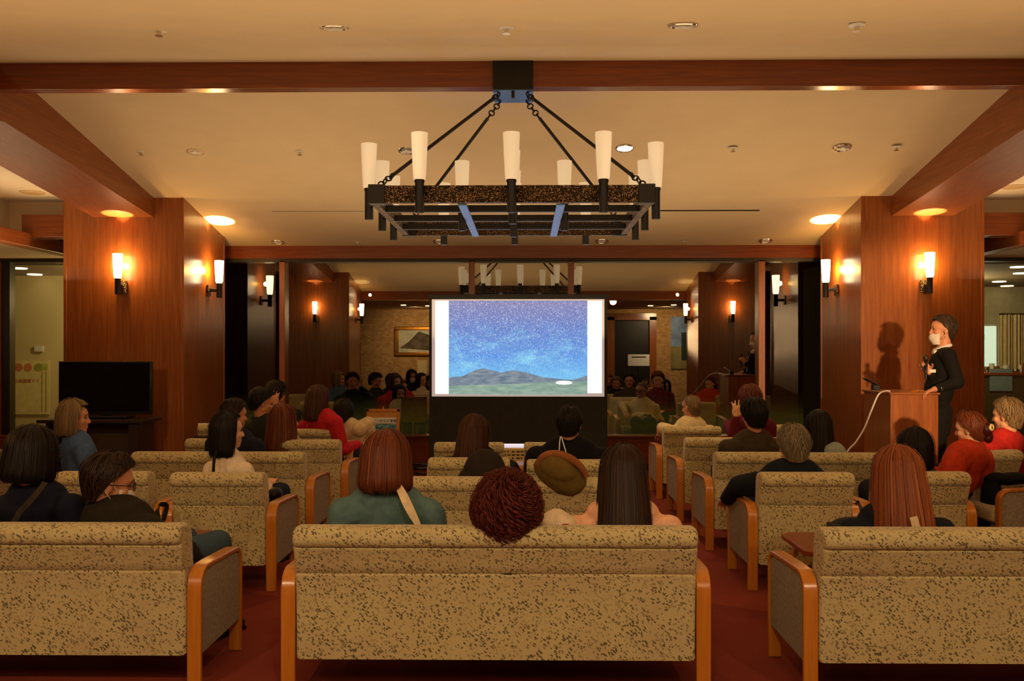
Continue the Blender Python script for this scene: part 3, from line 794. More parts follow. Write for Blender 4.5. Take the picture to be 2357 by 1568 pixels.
# ------------------------------------------------------------------ lectern
DL = 8.4
xl, xr = X(2050, DL), X(2160, DL); zt = Z(903, DL)
t = thing('lectern', 'cherry wood lectern at the right pillar beside the standing presenter', 'lectern', ((xl+xr)/2, DL, 0))
hw = (xr-xl)/2
MB().box((-hw, 0, 0), (hw, .66, zt-.02)).build('cabinet', M['cherry_z'], t, bevel=.004)
MB().box((-hw-.012, -.012, zt-.02), (hw+.012, .68, zt)).build('top', M['cherry_z'], t, bevel=.004)
MB().box((-hw, -.004, .0), (hw, .0, .08)).build('plinth', M['darkwood'], t)
lect_x = (xl+xr)/2
ty = 8.95
t = thing('tablet_stand', 'black tablet tilted on the back of the lectern', 'tablet', (lect_x-.14, ty, zt))
MB().box((-.085, -.06, .0), (.05, .06, .008), Matrix.Rotation(.5, 3, 'Y'), (-.0, 0, .0)).build('tablet', M['blackplastic'], t, (-.03, 0, .065), bevel=.002)
MB().box((-.03, -.04, 0), (.03, .04, .05)).build('holder', M['blackplastic'], t, bevel=.004)
pa = [P(2048, 903, 8.5), P(2038, 901, 8.45), P(2022, 909, 8.3), P(2006, 945, 8.2), P(1990, 985, 8.1), P(1970, 1018, 8.0), P(1950, 1042, 7.9), P(1935, 1100, 7.85)]
pa[0].z = zt+.006; pa[1].z = zt+.01
def spline(pts, n=8):
    out = []; pts = [Vector(p) for p in pts]; q = [pts[0]]+pts+[pts[-1]]
    for i in range(1, len(q)-2):
        for j in range(n):
            u = j/n; a, b_, c_, d = q[i-1], q[i], q[i+1], q[i+2]
            out.append(.5*((2*b_)+(c_-a)*u+(2*a-5*b_+4*c_-d)*u*u+(3*b_-a-3*c_+d)*u**3))
    out.append(pts[-1]); return out
pa.append(Vector((pa[-1].x-.02, 7.85, .01)))
tag(MB().tube(spline(pa), .007, 6).build('power_cable', M['whiteplastic'], smooth=True), 'white cable hanging from the lectern top down to the floor', 'cable')
tag(MB().tube(spline([(lect_x-.0, 8.46, zt+.006), (lect_x+.06, 8.5, zt+.01), (lect_x+.1, 8.46, zt+.012), (lect_x+.15, 8.5, zt+.006), (lect_x+.19, 8.47, zt+.006)]), .005, 6).build('thin_cable', M['bent'], smooth=True), 'thin coiled cord lying on the lectern top', 'cable')

# ------------------------------------------------------------------ projector table in the centre aisle
D = 8.9; xm = X(1183, D)
t = thing('projector_table', 'pale lit table at centre between the two front armchairs', 'table', (xm, D, 0))
MB().box((-.22, -.2, .41), (.22, .25, .44)).build('tabletop', M['table'], t, bevel=.004)
for sx in (-1, 1):
    for sy in (-1, 1): MB().box((sx*.19-.015, sy*.18-.015, 0), (sx*.19+.015, sy*.18+.015, .41)).build('leg', M['bent'], t)
t = thing('projector', 'cream projector with dark vents on the centre table', 'projector', (xm, D, .44))
MB().box((-.16, -.12, 0.01), (.16, .14, .16)).build('body', plain('cream_plastic', srgb(196, 172, 110), .5), t, bevel=.012)
MB().box((-.15, -.11, .16), (.15, .13, .176)).build('lid', emis('lid_painted_glow', srgb(205, 210, 240), .7), t, bevel=.004)  # pale glow put into the lid as emission
random.seed(3)
for i in range(7):
    for j in range(4):
        if random.random() < .72: MB().box((-.14+i*.041, -.124, .03+j*.03), (-.14+i*.041+random.uniform(.01, .032), -.118, .03+j*.03+.012)).build('vent', M['blackplastic'], t)
MB().lathe([(.04, 0), (.042, .03), (.036, .032), (.03, .02), (.0005, .018)], (.08, .14, .09), 20, (0, 1, 0)).build('lens', M['gloss_black'], t, smooth=True)
tag(MB().box((-.07, -.10, 0), (.07, .10, .012)).build('lit_tablet', emis('tablet_glow', srgb(160, 180, 215), .9), None, (X(1189, 7.3), 7.3, .47), bevel=.003), 'glowing tablet between the two seated listeners in black', 'tablet')
# the tablet lies on a low stool
t = thing('stool', 'low stool between the centre armchairs under the glowing tablet', 'stool', (X(1189, 7.3), 7.3, 0))
MB().lathe([(.12, .43), (.125, .44), (.125, .46), (.12, .47)], (0,0,0), 24).build('seat', M['table'], t, smooth=True)
for a in range(3):
    q = 2*PI*a/3; MB().tube([(.08*math.cos(q), .08*math.sin(q), .43), (.11*math.cos(q), .11*math.sin(q), 0)], .012, 8).build('leg', M['bent'], t)
# coiled cable on the floor at the left of the screen
cb = [( .10*math.cos(a*.5)*(1+.1*math.sin(a*1.7)), .08*math.sin(a*.5), .02+.004*a) for a in range(60)]
tag(MB().tube(cb, .012, 6).build('cable_coil', M['blackplastic'], None, (X(975, 10.5), 10.5, 0), smooth=True), 'black cable coil on the floor left of the screen', 'cable')

# ------------------------------------------------------------------ behind the side windows
def poster():
    D = 13.88; t = thing('wall_poster', 'pale poster with coloured circles behind the left window', 'poster', (X(65, D), D, 0))
    ox = t.location.x; f = lambda px: X(px, D)-ox
    MB().box((f(22), -.015, Z(955, D)), (f(115), 0, Z(830, D))).build('sheet', plain('cream_sheet', srgb(222, 208, 146), .6), t)
    for (px, c_) in ((44, (190, 110, 70)), (66, (205, 120, 80)), (90, (150, 150, 70))):
        MB().lathe([(.0005, 0), (.06, 0), (.06, .004), (.0005, .004)], (f(px), -.017, Z(846, D)), 20, (0, -1, 0)).build('circle', plain('print_%d' % px, srgb(*c_), .7), t)
    MB().box((f(97), -.018, Z(852, D)), (f(111), -.015, Z(838, D))).build('green_patch', plain('green_print', srgb(170, 180, 50), .7), t)
    MB().box((f(97), -.018, Z(950, D)), (f(99), -.015, Z(855, D))).build('pole_mark', plain('olive_print', srgb(150, 140, 70), .7), t)
    MB().box((f(106), -.018, Z(950, D)), (f(108), -.015, Z(855, D))).build('pole_mark', plain('olive_print2', srgb(150, 140, 70), .7), t)
    text('火気厳禁です', .062, (f(64), -.018, Z(881, D)), plain('rust_print', srgb(190, 90, 60), .7), t)
    t = thing('wall_switch', 'white thermostat on the beige wall behind the left window', 'switch', (X(91, D), D, Z(804, D)))
    MB().box((-.07, -.03, -.04), (.07, 0, .05)).build('case', M['whiteplastic'], t, bevel=.008)
    MB().box((-.05, -.034, -.01), (-.005, -.03, .02)).build('button', M['white'], t); MB().box((.01, -.034, -.01), (.05, -.03, .02)).build('button', M['white'], t)
poster()
for (px, py, D, l) in ((44, 615, 12.6, 'ceiling lamp behind the left window, nearest the frame'), (80, 650, 13.6, 'fainter ceiling lamp behind the left window'),
                       (2344, 610, 12.6, 'ceiling lamp at the right edge behind the right window'), (2350, 646, 13.6, 'second ceiling lamp at the right edge behind the right window'),
                       (2300, 684, 15.2, 'small ceiling lamp behind the right window near the pillar'), (2318, 704, 16.2, 'far ceiling lamp behind the right window')):
    p = P(px, py, D); p.z = 2.6
    o = MB().lathe([(.10, 0), (.10, -.012), (.0005, -.014)], (0,0,0), 20).build('recessed_lamp', M['lamp_glow'], None, p, smooth=True); tag(o, l, 'ceiling light')
D = 16.3
t = thing('curtain', 'pale pleated curtain hanging behind the right window', 'curtain', (X(2330, D), D, 0))
vs = []; fs = []; n = 90; w0 = X(2300, D)-t.location.x; w1 = X(2420, D)-t.location.x
for i in range(n+1):
    x = w0+(w1-w0)*i/n; y = .04*math.sin(i*1.1)+.02*math.sin(i*.37); vs += [(x, y, Z(850, D)), (x, y, Z(725, D))]
for i in range(n): fs.append((2*i, 2*i+2, 2*i+3, 2*i+1))
MB().add(vs, fs).build('drape', plain('cream_drape', srgb(214, 196, 150), .8), t, smooth=True)
MB().tube([(w0, 0, Z(724, D)), (w1, 0, Z(724, D))], .015, 8).build('rod', M['black'], t)
D = 15.6
t = thing('kitchen_counter', 'dark bar counter with dishes behind the right window', 'counter', (X(2340, D), D, 0))
x0 = X(2262, D)-t.location.x; x1 = X(2440, D)-t.location.x
MB().box((x0, 0, 0), (x1, .5, Z(858, D)-.04)).build('front', plain('counter_front', srgb(74, 62, 40), .5), t)
MB().box((x0, -.04, Z(858, D)-.04), (x1, .54, Z(858, D))).build('worktop', M['table'], t, bevel=.004)
tag(MB().box((0, 0, 0), (.36, .02, .36)).build('blue_cloth', cloth('striped_blue_cloth', (120, 140, 150)), None, (X(2284, 15.5), 15.575, Z(900, 15.5))), 'grey-blue cloth hanging on the counter behind the right window', 'cloth')
o = MB().box((0, 0, 0), (.36, .02, .75)).build('serving_hatch', emis('cool_kitchen_light', srgb(205, 232, 215), 1.1), None, (X(2262, 16.2), 16.2, Z(852, 16.2))); o.location.y = 16.47; tag(o, 'bright kitchen hatch behind the right window beside the pillar', 'hatch')
o = MB().box((0, 0, 0), (.16, .02, .09)).build('exit_sign', emis('green_sign', srgb(90, 190, 130), .9), None, (X(2267, 16.1), 16.1, Z(782, 16.1))); o.location.y = 16.44; tag(o, 'small green sign in the bright hatch', 'sign')
random.seed(11)
for i in range(9):
    px = 2272+i*11; D_ = 15.75; h_ = random.uniform(.05, .16); r_ = random.uniform(.03, .06)
    o = MB().lathe([(r_*.6, 0), (r_, h_*.5), (r_*.9, h_), (r_*.8, h_), (r_*.8, h_*.5), (.0005, .01)], (0,0,0), 14, None, False).build('glass_jar', [M['chrome'], M['whiteplastic'], M['table']][i % 3], None, (X(px, D_), D_, Z(858, 15.6)), smooth=True)
    tag(o, 'small jar or glass standing on the bar counter behind the right window', 'jar', 'jars on the bar counter')

# ------------------------------------------------------------------ things on the rear wall, seen mirrored in the windows
t = thing('painting', 'gold framed mountain painting on the brick wall, mirrored in the left window', 'painting', (-3.05, -3.49, 1.80))
fr = MB()
for (a, b_) in (((-.75, 0, -.42), (.75, .06, -.32)), ((-.75, 0, .32), (.75, .06, .42)), ((-.75, 0, -.32), (-.63, .06, .32)), ((.63, 0, -.32), (.75, .06, .32))): fr.box(a, b_)
fr.build('frame', M['gold'], t, bevel=.02)
MB().box((-.64, .0, -.33), (.64, .03, .33)).build('canvas', plain('pale_snow_canvas', srgb(190, 186, 160), .6, .2, 3), t)
MB().add([(-.6, .033, -.2), (.6, .033, -.3), (.6, .033, .05), (.2, .033, .2), (-.05, .033, .28), (-.3, .033, .02)], [(0, 1, 2, 3, 4, 5)]).build('mountain', plain('painted_rock', srgb(88, 74, 54), .7, .6, 6), t)
tag(MB().box((-.14, 0, -.2), (.14, .02, .2)).build('caption_card', plain('cream_card', srgb(206, 186, 130), .7), None, (-3.0, -3.49, 1.05)), 'cream caption card under the painting, mirrored in the left window', 'card')
for (x, l) in ((-3.2, 'left'), (-2.6, 'right')):
    tag(MB().lathe([(.07, 0), (.07, -.02), (.0005, -.022)], (0,0,0), 18).build('recessed_lamp', M['lamp_glow'], None, (x, -1.2+(.4 if l == 'left' else 0), 2.72)), l+' one of two small ceiling lamps mirrored left of the screen', 'ceiling light')
for (x, l) in ((3.3, 'left'), (3.85, 'right')):
    tag(MB().lathe([(.07, 0), (.07, -.02), (.0005, -.022)], (0,0,0), 18).build('recessed_lamp', M['lamp_glow'], None, (x, -1.2+(.4 if l == 'right' else 0), 2.72)), l+' one of two small ceiling lamps mirrored right of the screen', 'ceiling light')
t = thing('wall_poster', 'landscape poster on the brick wall, mirrored in the right window', 'poster', (4.6, -3.48, 1.75))
MB().box((-.42, 0, -.1), (.42, .02, .75)).build('picture', plain('sky_print', srgb(120, 150, 190), .5, .4, 3), t)
MB().box((-.42, .0, -.75), (.42, .02, -.1)).build('lower_picture', plain('field_print', srgb(130, 120, 70), .5, .4, 3), t)
MB().box((-.12, .02, -.5), (.12, .03, .3)).build('dark_panel', plain('dark_green_print', srgb(30, 50, 40), .5), t)
t = thing('wooden_doorway', 'dark wooden doorway in the rear wall, mirrored right of the screen', 'doorway', (2.9, -3.48, 0))
MB().box((-.75, 0, 0), (-.35, .14, 2.5)).build('post', M['cherry_z'], t, bevel=.004)
MB().box((.65, 0, 0), (.85, .14, 2.5)).build('post', M['cherry_z'], t, bevel=.004)
MB().box((-.35, .0, 0), (.65, .03, 2.4)).build('opening', M['black'], t)
MB().box((-.75, 0, 2.4), (.85, .14, 2.6)).build('lintel', M['cherry_x'], t, bevel=.004)
t = thing('notice_sign', 'white notice sign on a stand, mirrored right of the screen', 'sign', (3.15, -2.6, 0))
MB().box((-.3, 0, 1.1), (.3, .02, 1.42)).build('sheet', M['white'], t)
MB().tube([(0, 0, 1.1), (0, 0, 0)], .02, 8).build('pole', M['black'], t)
MB().box((-.2, .02, 1.33), (.2, .023, 1.36)).build('heading', M['black'], t)

# ------------------------------------------------------------------ people
def np_mesh(name, V, Fq, mat, parent, tone=None, smooth=True):
    me = bpy.data.meshes.new(name); me.from_pydata(V.tolist() if hasattr(V, 'tolist') else V, [], Fq); me.update()
    if tone is not None:
        a = me.attributes.new('tone', 'FLOAT', 'POINT'); a.data.foreach_set('value', np.asarray(tone, dtype=np.float32))
    me.materials.append(mat); o = bpy.data.objects.new(name, me); COL.objects.link(o)
    if parent is not None: o.parent = parent
    if smooth: me.shade_smooth()
    return o
def fuse(mb, name, mat, parent, voxel, smooth=4, fold=0.0, seed=0):
    """melt overlapping solids into one continuous skin"""
    me = bpy.data.meshes.new(name); me.from_pydata([tuple(v) for v in mb.v], [], mb.f); me.update()
    bm_ = bmesh.new(); bm_.from_mesh(me); bmesh.ops.recalc_face_normals(bm_, faces=bm_.faces); bm_.to_mesh(me); bm_.free()
    o = bpy.data.objects.new(name, me); COL.objects.link(o)
    r = o.modifiers.new('r', 'REMESH'); r.mode = 'VOXEL'; r.voxel_size = voxel; r.use_smooth_shade = True
    s = o.modifiers.new('s', 'SMOOTH'); s.factor = .5; s.iterations = smooth
    dg = bpy.context.evaluated_depsgraph_get(); dg.update()
    m2 = bpy.data.meshes.new_from_object(o.evaluated_get(dg)); m2.name = name
    bpy.data.objects.remove(o); bpy.data.meshes.remove(me)
    if fold:
        n = len(m2.vertices); co = np.empty(n*3, np.float32); m2.vertices.foreach_get('co', co); co = co.reshape(-1, 3)
        no = np.empty(n*3, np.float32); m2.vertices.foreach_get('normal', no); no = no.reshape(-1, 3)
        x, y, z = co.T; s0 = seed*1.7
        d = np.sin(38*z+9*np.sin(5*x+s0)+6*y+s0)*.5+np.sin(21*z-26*x*np.sign(x+.001)+4*np.sin(9*z+s0)+s0*2)*.5+np.sin(70*x+20*z+3*np.sin(11*y))*.25
        co += no*(d*fold)[:, None]; m2.vertices.foreach_set('co', co.ravel()); m2.update()
    m2.materials.clear(); m2.materials.append(mat); m2.shade_smooth()
    o = bpy.data.objects.new(name, m2); COL.objects.link(o)
    if parent is not None: o.parent = parent
    return o

def hair(parent, H, R, s, style, mat, seed=1, dens=1.0):
    """H head centre, R head rotation (both local to parent); style: dict"""
    rng = np.random.default_rng(seed)
    v = style.get('vol', .012); a, b_, c_ = .077+v, .097+v, .092+v*1.1
    cen = np.array((0, -.010, .030))
    kind = style['k']; zend = style.get('len', -.12); spread = style.get('spread', 1.0); fr = math.radians(style.get('open', 62))
    curl = style.get('curl', 0); tuck = style.get('tuck', .0)
    def th_end(phi):                      # lowest polar angle of short hair; phi=0 is the face
        q = (1-np.cos(phi))/2             # 0 front, 1 back
        return np.radians(np.interp(q, [0, .2, .5, .75, 1], [52, 60, 88, 122, 132]))
    hang = kind in ('bob', 'long')
    def surf(phi, t, off):
        phi = np.asarray(phi, float); t = np.asarray(t, float)
        if not hang:
            qb = (1-np.cos(phi))/2
            dz = np.interp(qb, [0, .16, .34, .5, .6, .72, 1], [-.066, -.058, -.030, .012, .050, .098, .118])*style.get('nape', 1)
            front = np.clip(-dz, 0, 1); drop = np.clip(dz, 0, 1)
            thE = np.where(dz < 0, np.arccos(np.clip(front/c_, 0, .99)), PI/2)
            arc = thE*.1; tot = arc+drop; l = t*tot
            th = np.minimum(l/.1, thE); dd = np.clip(l-arc, 0, 1)
            z = c_*np.cos(th)-dd; sn = np.sin(th)
            k = 1.0-.9*np.clip(dd/.12, 0, 1.1)**1.5*.42
            x = a*sn*np.sin(phi)*k; y = b_*sn*np.cos(phi)*k
        else:
            face = np.clip((fr-np.abs(((phi+PI) % (2*PI))-PI))/.35, 0, 1)    # 1 inside the face opening
            tA = .45; zt_ = zend*(1-face)+.058*face
            th = np.minimum(t/tA, 1)*(PI/2*(1-face)+np.radians(52)*face)
            z = c_*np.cos(th); sn = np.sin(th)
            q = np.clip((t-tA)/(1-tA), 0, 1)
            z = z+q*(zt_-cen[2])*(1-face)
            sp = 1+(spread-1)*np.sin(np.minimum(q, 1)*PI*style.get('bulge', .5))-tuck*np.clip((q-.75)/.25, 0, 1)**2
            x = a*sn*np.sin(phi)*sp; y = b_*sn*np.cos(phi)*sp
            y = y-style.get('back', 0)*q*(1-face)
        nx, ny = np.sin(phi)*sn, np.cos(phi)*sn; nz = np.cos(th)*(1 if not hang else 1)
        return np.stack([x+nx*off, y+ny*off, z+nz*off], -1)+cen
    # under-shell
    nph, nt_ = 64, 26
    ph = np.linspace(0, 2*PI, nph, endpoint=False); tt = np.linspace(0.0, 1, nt_)
    PH, TT = np.meshgrid(ph, tt, indexing='ij')
    rid = .0022*np.sin(PH*17+3*np.sin(TT*3+seed))+.0014*np.sin(PH*41+TT*4)+.004*np.sin(PH*3+TT*2.5+seed)*TT+.003*np.sin(PH*5-TT*4+seed*2)*TT
    if curl: rid = rid+curl*.5*(np.sin(PH*7+TT*9+seed)*np.cos(TT*17+PH*3)+.6*np.sin(PH*13-TT*21))
    V = surf(PH, TT, rid-.003).reshape(-1, 3); Fq = []
    for i in range(nph):
        i2 = (i+1) % nph
        for j in range(nt_-1): Fq.append((i*nt_+j, i2*nt_+j, i2*nt_+j+1, i*nt_+j+1))
    tone = list(.28+.12*rng.random(len(V)))
    # inner ring closing the hem
    if hang:
        base = len(V); ctr = cen+np.array((0, -.02, zend-cen[2]+.03))
        hem = V.reshape(nph, nt_, 3)[:, -1]; inner = ctr+(hem-ctr)*.55; inner[:, 2] = hem[:, 2]+.03
        V = np.vstack([V, inner]); tone += [.1]*nph
        for i in range(nph): i2 = (i+1) % nph; Fq.append((i*nt_+nt_-1, i2*nt_+nt_-1, base+i2, base+i))
    # strands
    n = int(dens*(620 if hang else 1000)); 
    if style.get('sparse'): n = int(n*style['sparse'])
    seg = 12 if hang else 6
    if curl: n = int(n*1.5); seg = 16
    p0 = rng.random(n)*2*PI
    if hang:
        t0 = rng.random(n)**1.3*.45; t1 = np.clip(rng.normal(.985, .03, n)+.035*np.sin(p0*9+seed), .8, 1.07)
    else:
        t0 = np.sqrt(rng.random(n))*.95; ln = style.get('strand', .24); t1 = np.minimum(t0+ln*rng.uniform(.7, 1.2, n), 1.04)
    if curl: t0 = rng.random(n)*.8; t1 = np.clip(t0+rng.uniform(.25, .5, n), 0, 1.06)
    u = np.linspace(0, 1, seg)
    T = t0[:, None]+(t1-t0)[:, None]*u
    drift = rng.normal(0, .05 if hang else .22, n)[:, None]*u+.012*np.sin(u*6+rng.random(n)[:, None]*6)
    PHs = p0[:, None]+drift
    offb = rng.random(n)*style.get('fluff', .006)
    offb = offb+np.where(rng.random(n) < .05, rng.random(n)*.012, 0)
    OFF = offb[:, None]+(style.get('lift', .004 if not hang else .0))*u**2
    if curl:
        ph0 = rng.random(n)[:, None]*6.28; fq = rng.uniform(9, 16, n)[:, None]
        OFF = OFF+curl*1.1*np.sin(fq*u+ph0)+.4*curl; PHs = PHs+curl*6*np.cos(fq*u+ph0)
    if style.get('bald'):
        pass
    C = surf(PHs, T, OFF)
    C[..., 2] -= np.where(T > 1, (T-1)*abs(zend)*1.2, 0) if hang else 0
    rad = style.get('r', .0021 if hang else .0019)*rng.uniform(.7, 1.3, n)[:, None]*np.clip(1.15-u**3, .2, 1)
    tan = np.gradient(C, axis=1); tan /= np.linalg.norm(tan, axis=2, keepdims=True)+1e-9
    out = C-cen; out /= np.linalg.norm(out, axis=2, keepdims=True)+1e-9
    sd = np.cross(tan, out); sd /= np.linalg.norm(sd, axis=2, keepdims=True)+1e-9
    up = np.cross(sd, tan)
    A = C+sd*rad[..., None]*1.5; B = C-sd*rad[..., None]*1.5; U_ = C+up*rad[..., None]
    SV = np.stack([A, U_, B], 2).reshape(-1, 3); o0 = len(V)
    idx = np.arange(n*seg).reshape(n, seg)*3+o0
    i0 = idx[:, :-1].ravel(); i1 = idx[:, 1:].ravel()
    Fs = np.concatenate([np.stack([i0, i1, i1+1, i0+1], -1), np.stack([i0+1, i1+1, i1+2, i0+2], -1)])
    tone += list(np.repeat(np.clip(rng.normal(.48, .14, n), 0, 1), seg*3))
    V = np.vstack([V, SV])
    if style.get('sparse') and style.get('bald'):   # keep only the low ring of hair
        pass
    V = (V*s) @ np.array(R).T+np.array(H)
    return np_mesh('hair', V, Fq+Fs.tolist(), mat, parent, tone)

def head_prims(b, H, R, s):
    T = lambda p: H+R @ (Vector(p)*s)
    e = lambda p, r, R2=None: b.ell(T(p), tuple(q*s for q in r), R @ R2 if R2 else R, 20, 14)
    c_ = lambda p, q, r0, r1: b.cap(T(p), T(q), r0*s, r1*s)
    e((0, -.010, .030), (.074, .094, .088)); e((0, .028, -.028), (.060, .062, .078)); e((0, .038, .03), (.064, .055, .062))
    e((0, .062, -.088), (.028, .024, .022)); c_((-.045, .01, -.06), (0, .06, -.092), .022, .022); c_((.045, .01, -.06), (0, .06, -.092), .022, .022)
    c_((0, .088, .012), (0, .104, -.028), .007, .012); e((-.012, .094, -.032), (.009, .010, .008)); e((.012, .094, -.032), (.009, .010, .008))
    e((0, .084, -.058), (.024, .010, .006)); e((0, .082, -.068), (.020, .010, .007)); c_((-.035, .078, .03), (.035, .078, .03), .012, .012)
    e((-.04, .062, -.022), (.022, .02, .022)); e((.04, .062, -.022), (.022, .02, .022))
    for sx in (-1, 1): e((sx*.080, -.006, -.008), (.008, .019, .031), Matrix.Rotation(sx*.35, 3, 'Z'))
def hand_prims(b, W, d, up, curl=.5, spread=.35, s=1.0, side=1, grip=False):
    """W wrist, d pointing along the hand, up = back-of-hand direction"""
    d = d.normalized(); up = (up-d*up.dot(d)).normalized(); sd = d.cross(up)*side
    b.cap(W, W+d*.03, .024*s, .026*s)
    R = Matrix((sd, d, up)).transposed()
    b.ell(W+d*.055*s, (.042*s, .048*s, .016*s), R)
    for i, L in enumerate((.072, .082, .076, .060)):
        base = W+d*.088*s+sd*(.030-.020*i)*s; a = spread*(.55-.36*i)
        dd = (d*math.cos(a)+sd*math.sin(a)).normalized(); p = base; ang = 0
        for j, f in enumerate((.45, .32, .23)):
            ang += curl*(.6 if j == 0 else .9)*(1+.08*i); q = p+(dd*math.cos(ang)-up*math.sin(ang))*L*f*s
            b.cap(p, q, (.0095-.0012*j)*s, (.0085-.0012*j)*s, 8); p = q
    p = W+d*.03*s+sd*.03*s; dd = (sd*.8+d*.7-up*(.35 if not grip else .8)).normalized()
    q = p+dd*.045*s; b.cap(p, q, .013*s, .011*s, 8); b.cap(q, q+(dd*.4+d*.8-up*(.2 if not grip else .7)).normalized()*.032*s, .011*s, .009*s, 8)

def person(label, hx, top, D, s=1.0, hy=0, pitch=0, roll=0, by=0, style=None, hmat='black', topn='navy_sweater', topc=(20, 20, 34), w=.19, rec=.14, vox=.0075,
           bot=(30, 32, 44), skin=None, arms=(None, None), stand=False, glasses=False, mask=False, dx=0, collar=None, drop=0, extra=None, headtop=.128, fold=.003, sleeve='long', neckdrop=0, cap=None, cat='person', shoulder_drop=(0, 0), clothing='top', puff=1.0, seated_z=.46):
    skin = skin or SKIN
    Hw = P(hx, top, D); Hw.z -= headtop*s
    byr = math.radians(by); Rb = Matrix.Rotation(byr, 3, 'Z')
    pel = Vector((Hw.x, Hw.y, 0))+Rb @ Vector((dx, rec, 0))
    root = thing('person', label, cat, (pel.x, pel.y, 0), byr)
    inv = Rb.transposed(); loc = lambda p: inv @ (Vector(p)-Vector((pel.x, pel.y, 0)))
    H = loc(Hw); R = Matrix.Rotation(math.radians(hy-by), 3, 'Z') @ Matrix.Rotation(math.radians(pitch), 3, 'X') @ Matrix.Rotation(math.radians(roll), 3, 'Y')
    NB = H+Vector((0, -.012, -.165-neckdrop))*s+Vector((0, .02 if not stand else 0, 0))
    hipz = .90 if stand else seated_z
    HP = Vector((0, 0, hipz))
    up = (NB-HP); Ls = up.length; u = up/Ls
    fwd = Vector((0, 1, 0)); fwd = (fwd-u*fwd.dot(u)).normalized(); sx_ = fwd.cross(u); Rt = Matrix((sx_, fwd, u)).transposed()
    sh = [NB+sx_*(-w)+Vector((0, 0, -.075-shoulder_drop[0])), NB+sx_*w+Vector((0, 0, -.075-shoulder_drop[1]))]
    el, wr, hd, hu = [], [], [], []
    for i, sd in enumerate((-1, 1)):
        A = arms[i]
        if A and 'wrist' in A:
            wv = loc(A['wrist']); e0 = loc(A['elbow']) if 'elbow' in A else (sh[i]+wv)/2+Vector((sd*.06, -.02, -.12))
            el.append(e0); wr.append(wv); hd.append(inv @ Vector(A.get('dir', (0, .3, 1)))); hu.append(inv @ Vector(A.get('up', (0, -1, 0))))
        else:
            e0 = sh[i]+Vector((sd*.05, .04, -.25)); wv = Vector((sd*.10, max(e0.y+.18, .24), .56 if not stand else .9))
            if stand: wv = sh[i]+Vector((sd*.05, .05, -.5))
            el.append(e0); wr.append(wv); hd.append(wv-e0); hu.append(Vector((0, 0, 1)) if not stand else Vector((sd, 0, 0)))
    hip = [Vector((sd*.09, .0, hipz-.01)) for sd in (-1, 1)]
    if stand: knee = [Vector((sd*.09, .02, .48)) for sd in (-1, 1)]; ank = [Vector((sd*.09, -.01, .09)) for sd in (-1, 1)]
    else: knee = [Vector((sd*.11, .40, .49)) for sd in (-1, 1)]; ank = [Vector((sd*.11, .42, .09)) for sd in (-1, 1)]
    # --- continuous body
    b = MB(); head_prims(b, H, R, s)
    b.cap(H+R @ Vector((0, -.02, -.05))*s, NB+Vector((0, .005, -.02)), .052*s, .060*s)
    b.ell(NB.lerp(HP, .30), (w*.80, .085, .19), Rt); b.ell(NB.lerp(HP, .65), (.12, .085, .17), Rt); b.ell(HP+Vector((0, 0, .02)), (.14, .10, .09))
    for i in range(2):
        b.cap(NB+Vector((0, 0, -.045)), sh[i], .045, .045); b.cap(sh[i], el[i], .045, .036); b.cap(el[i], wr[i], .036, .024)
        hand_prims(b, wr[i], hd[i], hu[i], *( (arms[i].get('curl', .5), arms[i].get('spread', .35)) if arms[i] else (.45, .2)), s=s, side=(1 if i == 0 else -1) * (arms[i].get('flip', 1) if arms[i] else 1), grip=bool(arms[i] and arms[i].get('grip')))
        b.cap(hip[i], knee[i], .075, .05); b.cap(knee[i], ank[i], .05, .036); b.cap(ank[i], ank[i]+Vector((0, .13, -.05)), .036, .03)
    fuse(b, 'body', skin, root, vox, 3)
    # --- clothes
    m = cloth(topn, topc); g = .016*puff; b = MB()
    b.ell(NB.lerp(HP, .30), (w*.86+g, .10+g, .20), Rt); b.ell(NB.lerp(HP, .60), (.15+g, .11+g, .20), Rt); b.ell(HP+Vector((0, 0, .05)), (.16+g, .125+g, .11))
    b.ell(NB+Vector((0, -.01, -.07)), (.145, .08, .075))
    for i in range(2):
        b.cap(NB+Vector((0, 0, -.045)), sh[i], .052+g, .050+g); b.cap(sh[i], el[i], .052+g, .042+g)
        if sleeve == 'long': b.cap(el[i], wr[i].lerp(el[i], .08), .042+g, .027+g*.8)
    b.torus(NB+Vector((0, .006, .004)), .062, .014, Matrix.Rotation(-.25, 3, 'X'), 20, 8)
    if stand: b.ell(HP+Vector((0, 0, -.02)), (.175, .135, .15)); b.cap(HP+Vector((-.06, 0, -.1)), HP+Vector((.06, 0, -.1)), .115, .115)
    fuse(b, clothing, m, root, max(vox, .009), 4, fold, seed=hx)
    b = MB()
    for i in range(2): b.cap(hip[i], knee[i], .098, .073); b.cap(knee[i], ank[i]+Vector((0, 0, .03)), .073, .058)
    b.ell(HP+Vector((0, 0, -.01)), (.165, .13, .10))
    fuse(b, 'trousers', cloth('trousers_%d_%d_%d' % bot, bot), root, .016, 3, .002, seed=3)
    for i in range(2):
        b = MB(); a = ank[i]; b.ell(a+Vector((0, .06, -.052)), (.044, .13, .036)); b.ell(a+Vector((0, -.01, -.03)), (.038, .05, .05)); b.box(a+Vector((-.04, -.06, -.09)), a+Vector((.04, .17, -.075)))
        fuse(b, 'shoe', cloth('black_shoe_leather', (24, 20, 18), .4), root, .012, 2)
    if collar:
        MB().torus(NB+Vector((0, .004, .012)), .061, .017, Matrix.Rotation(-.3, 3, 'X'), 24, 8).build('collar', cloth('collar_%d_%d_%d' % collar, collar), root, smooth=True)
    # --- face details
    T = lambda p: H+R @ (Vector(p)*s)
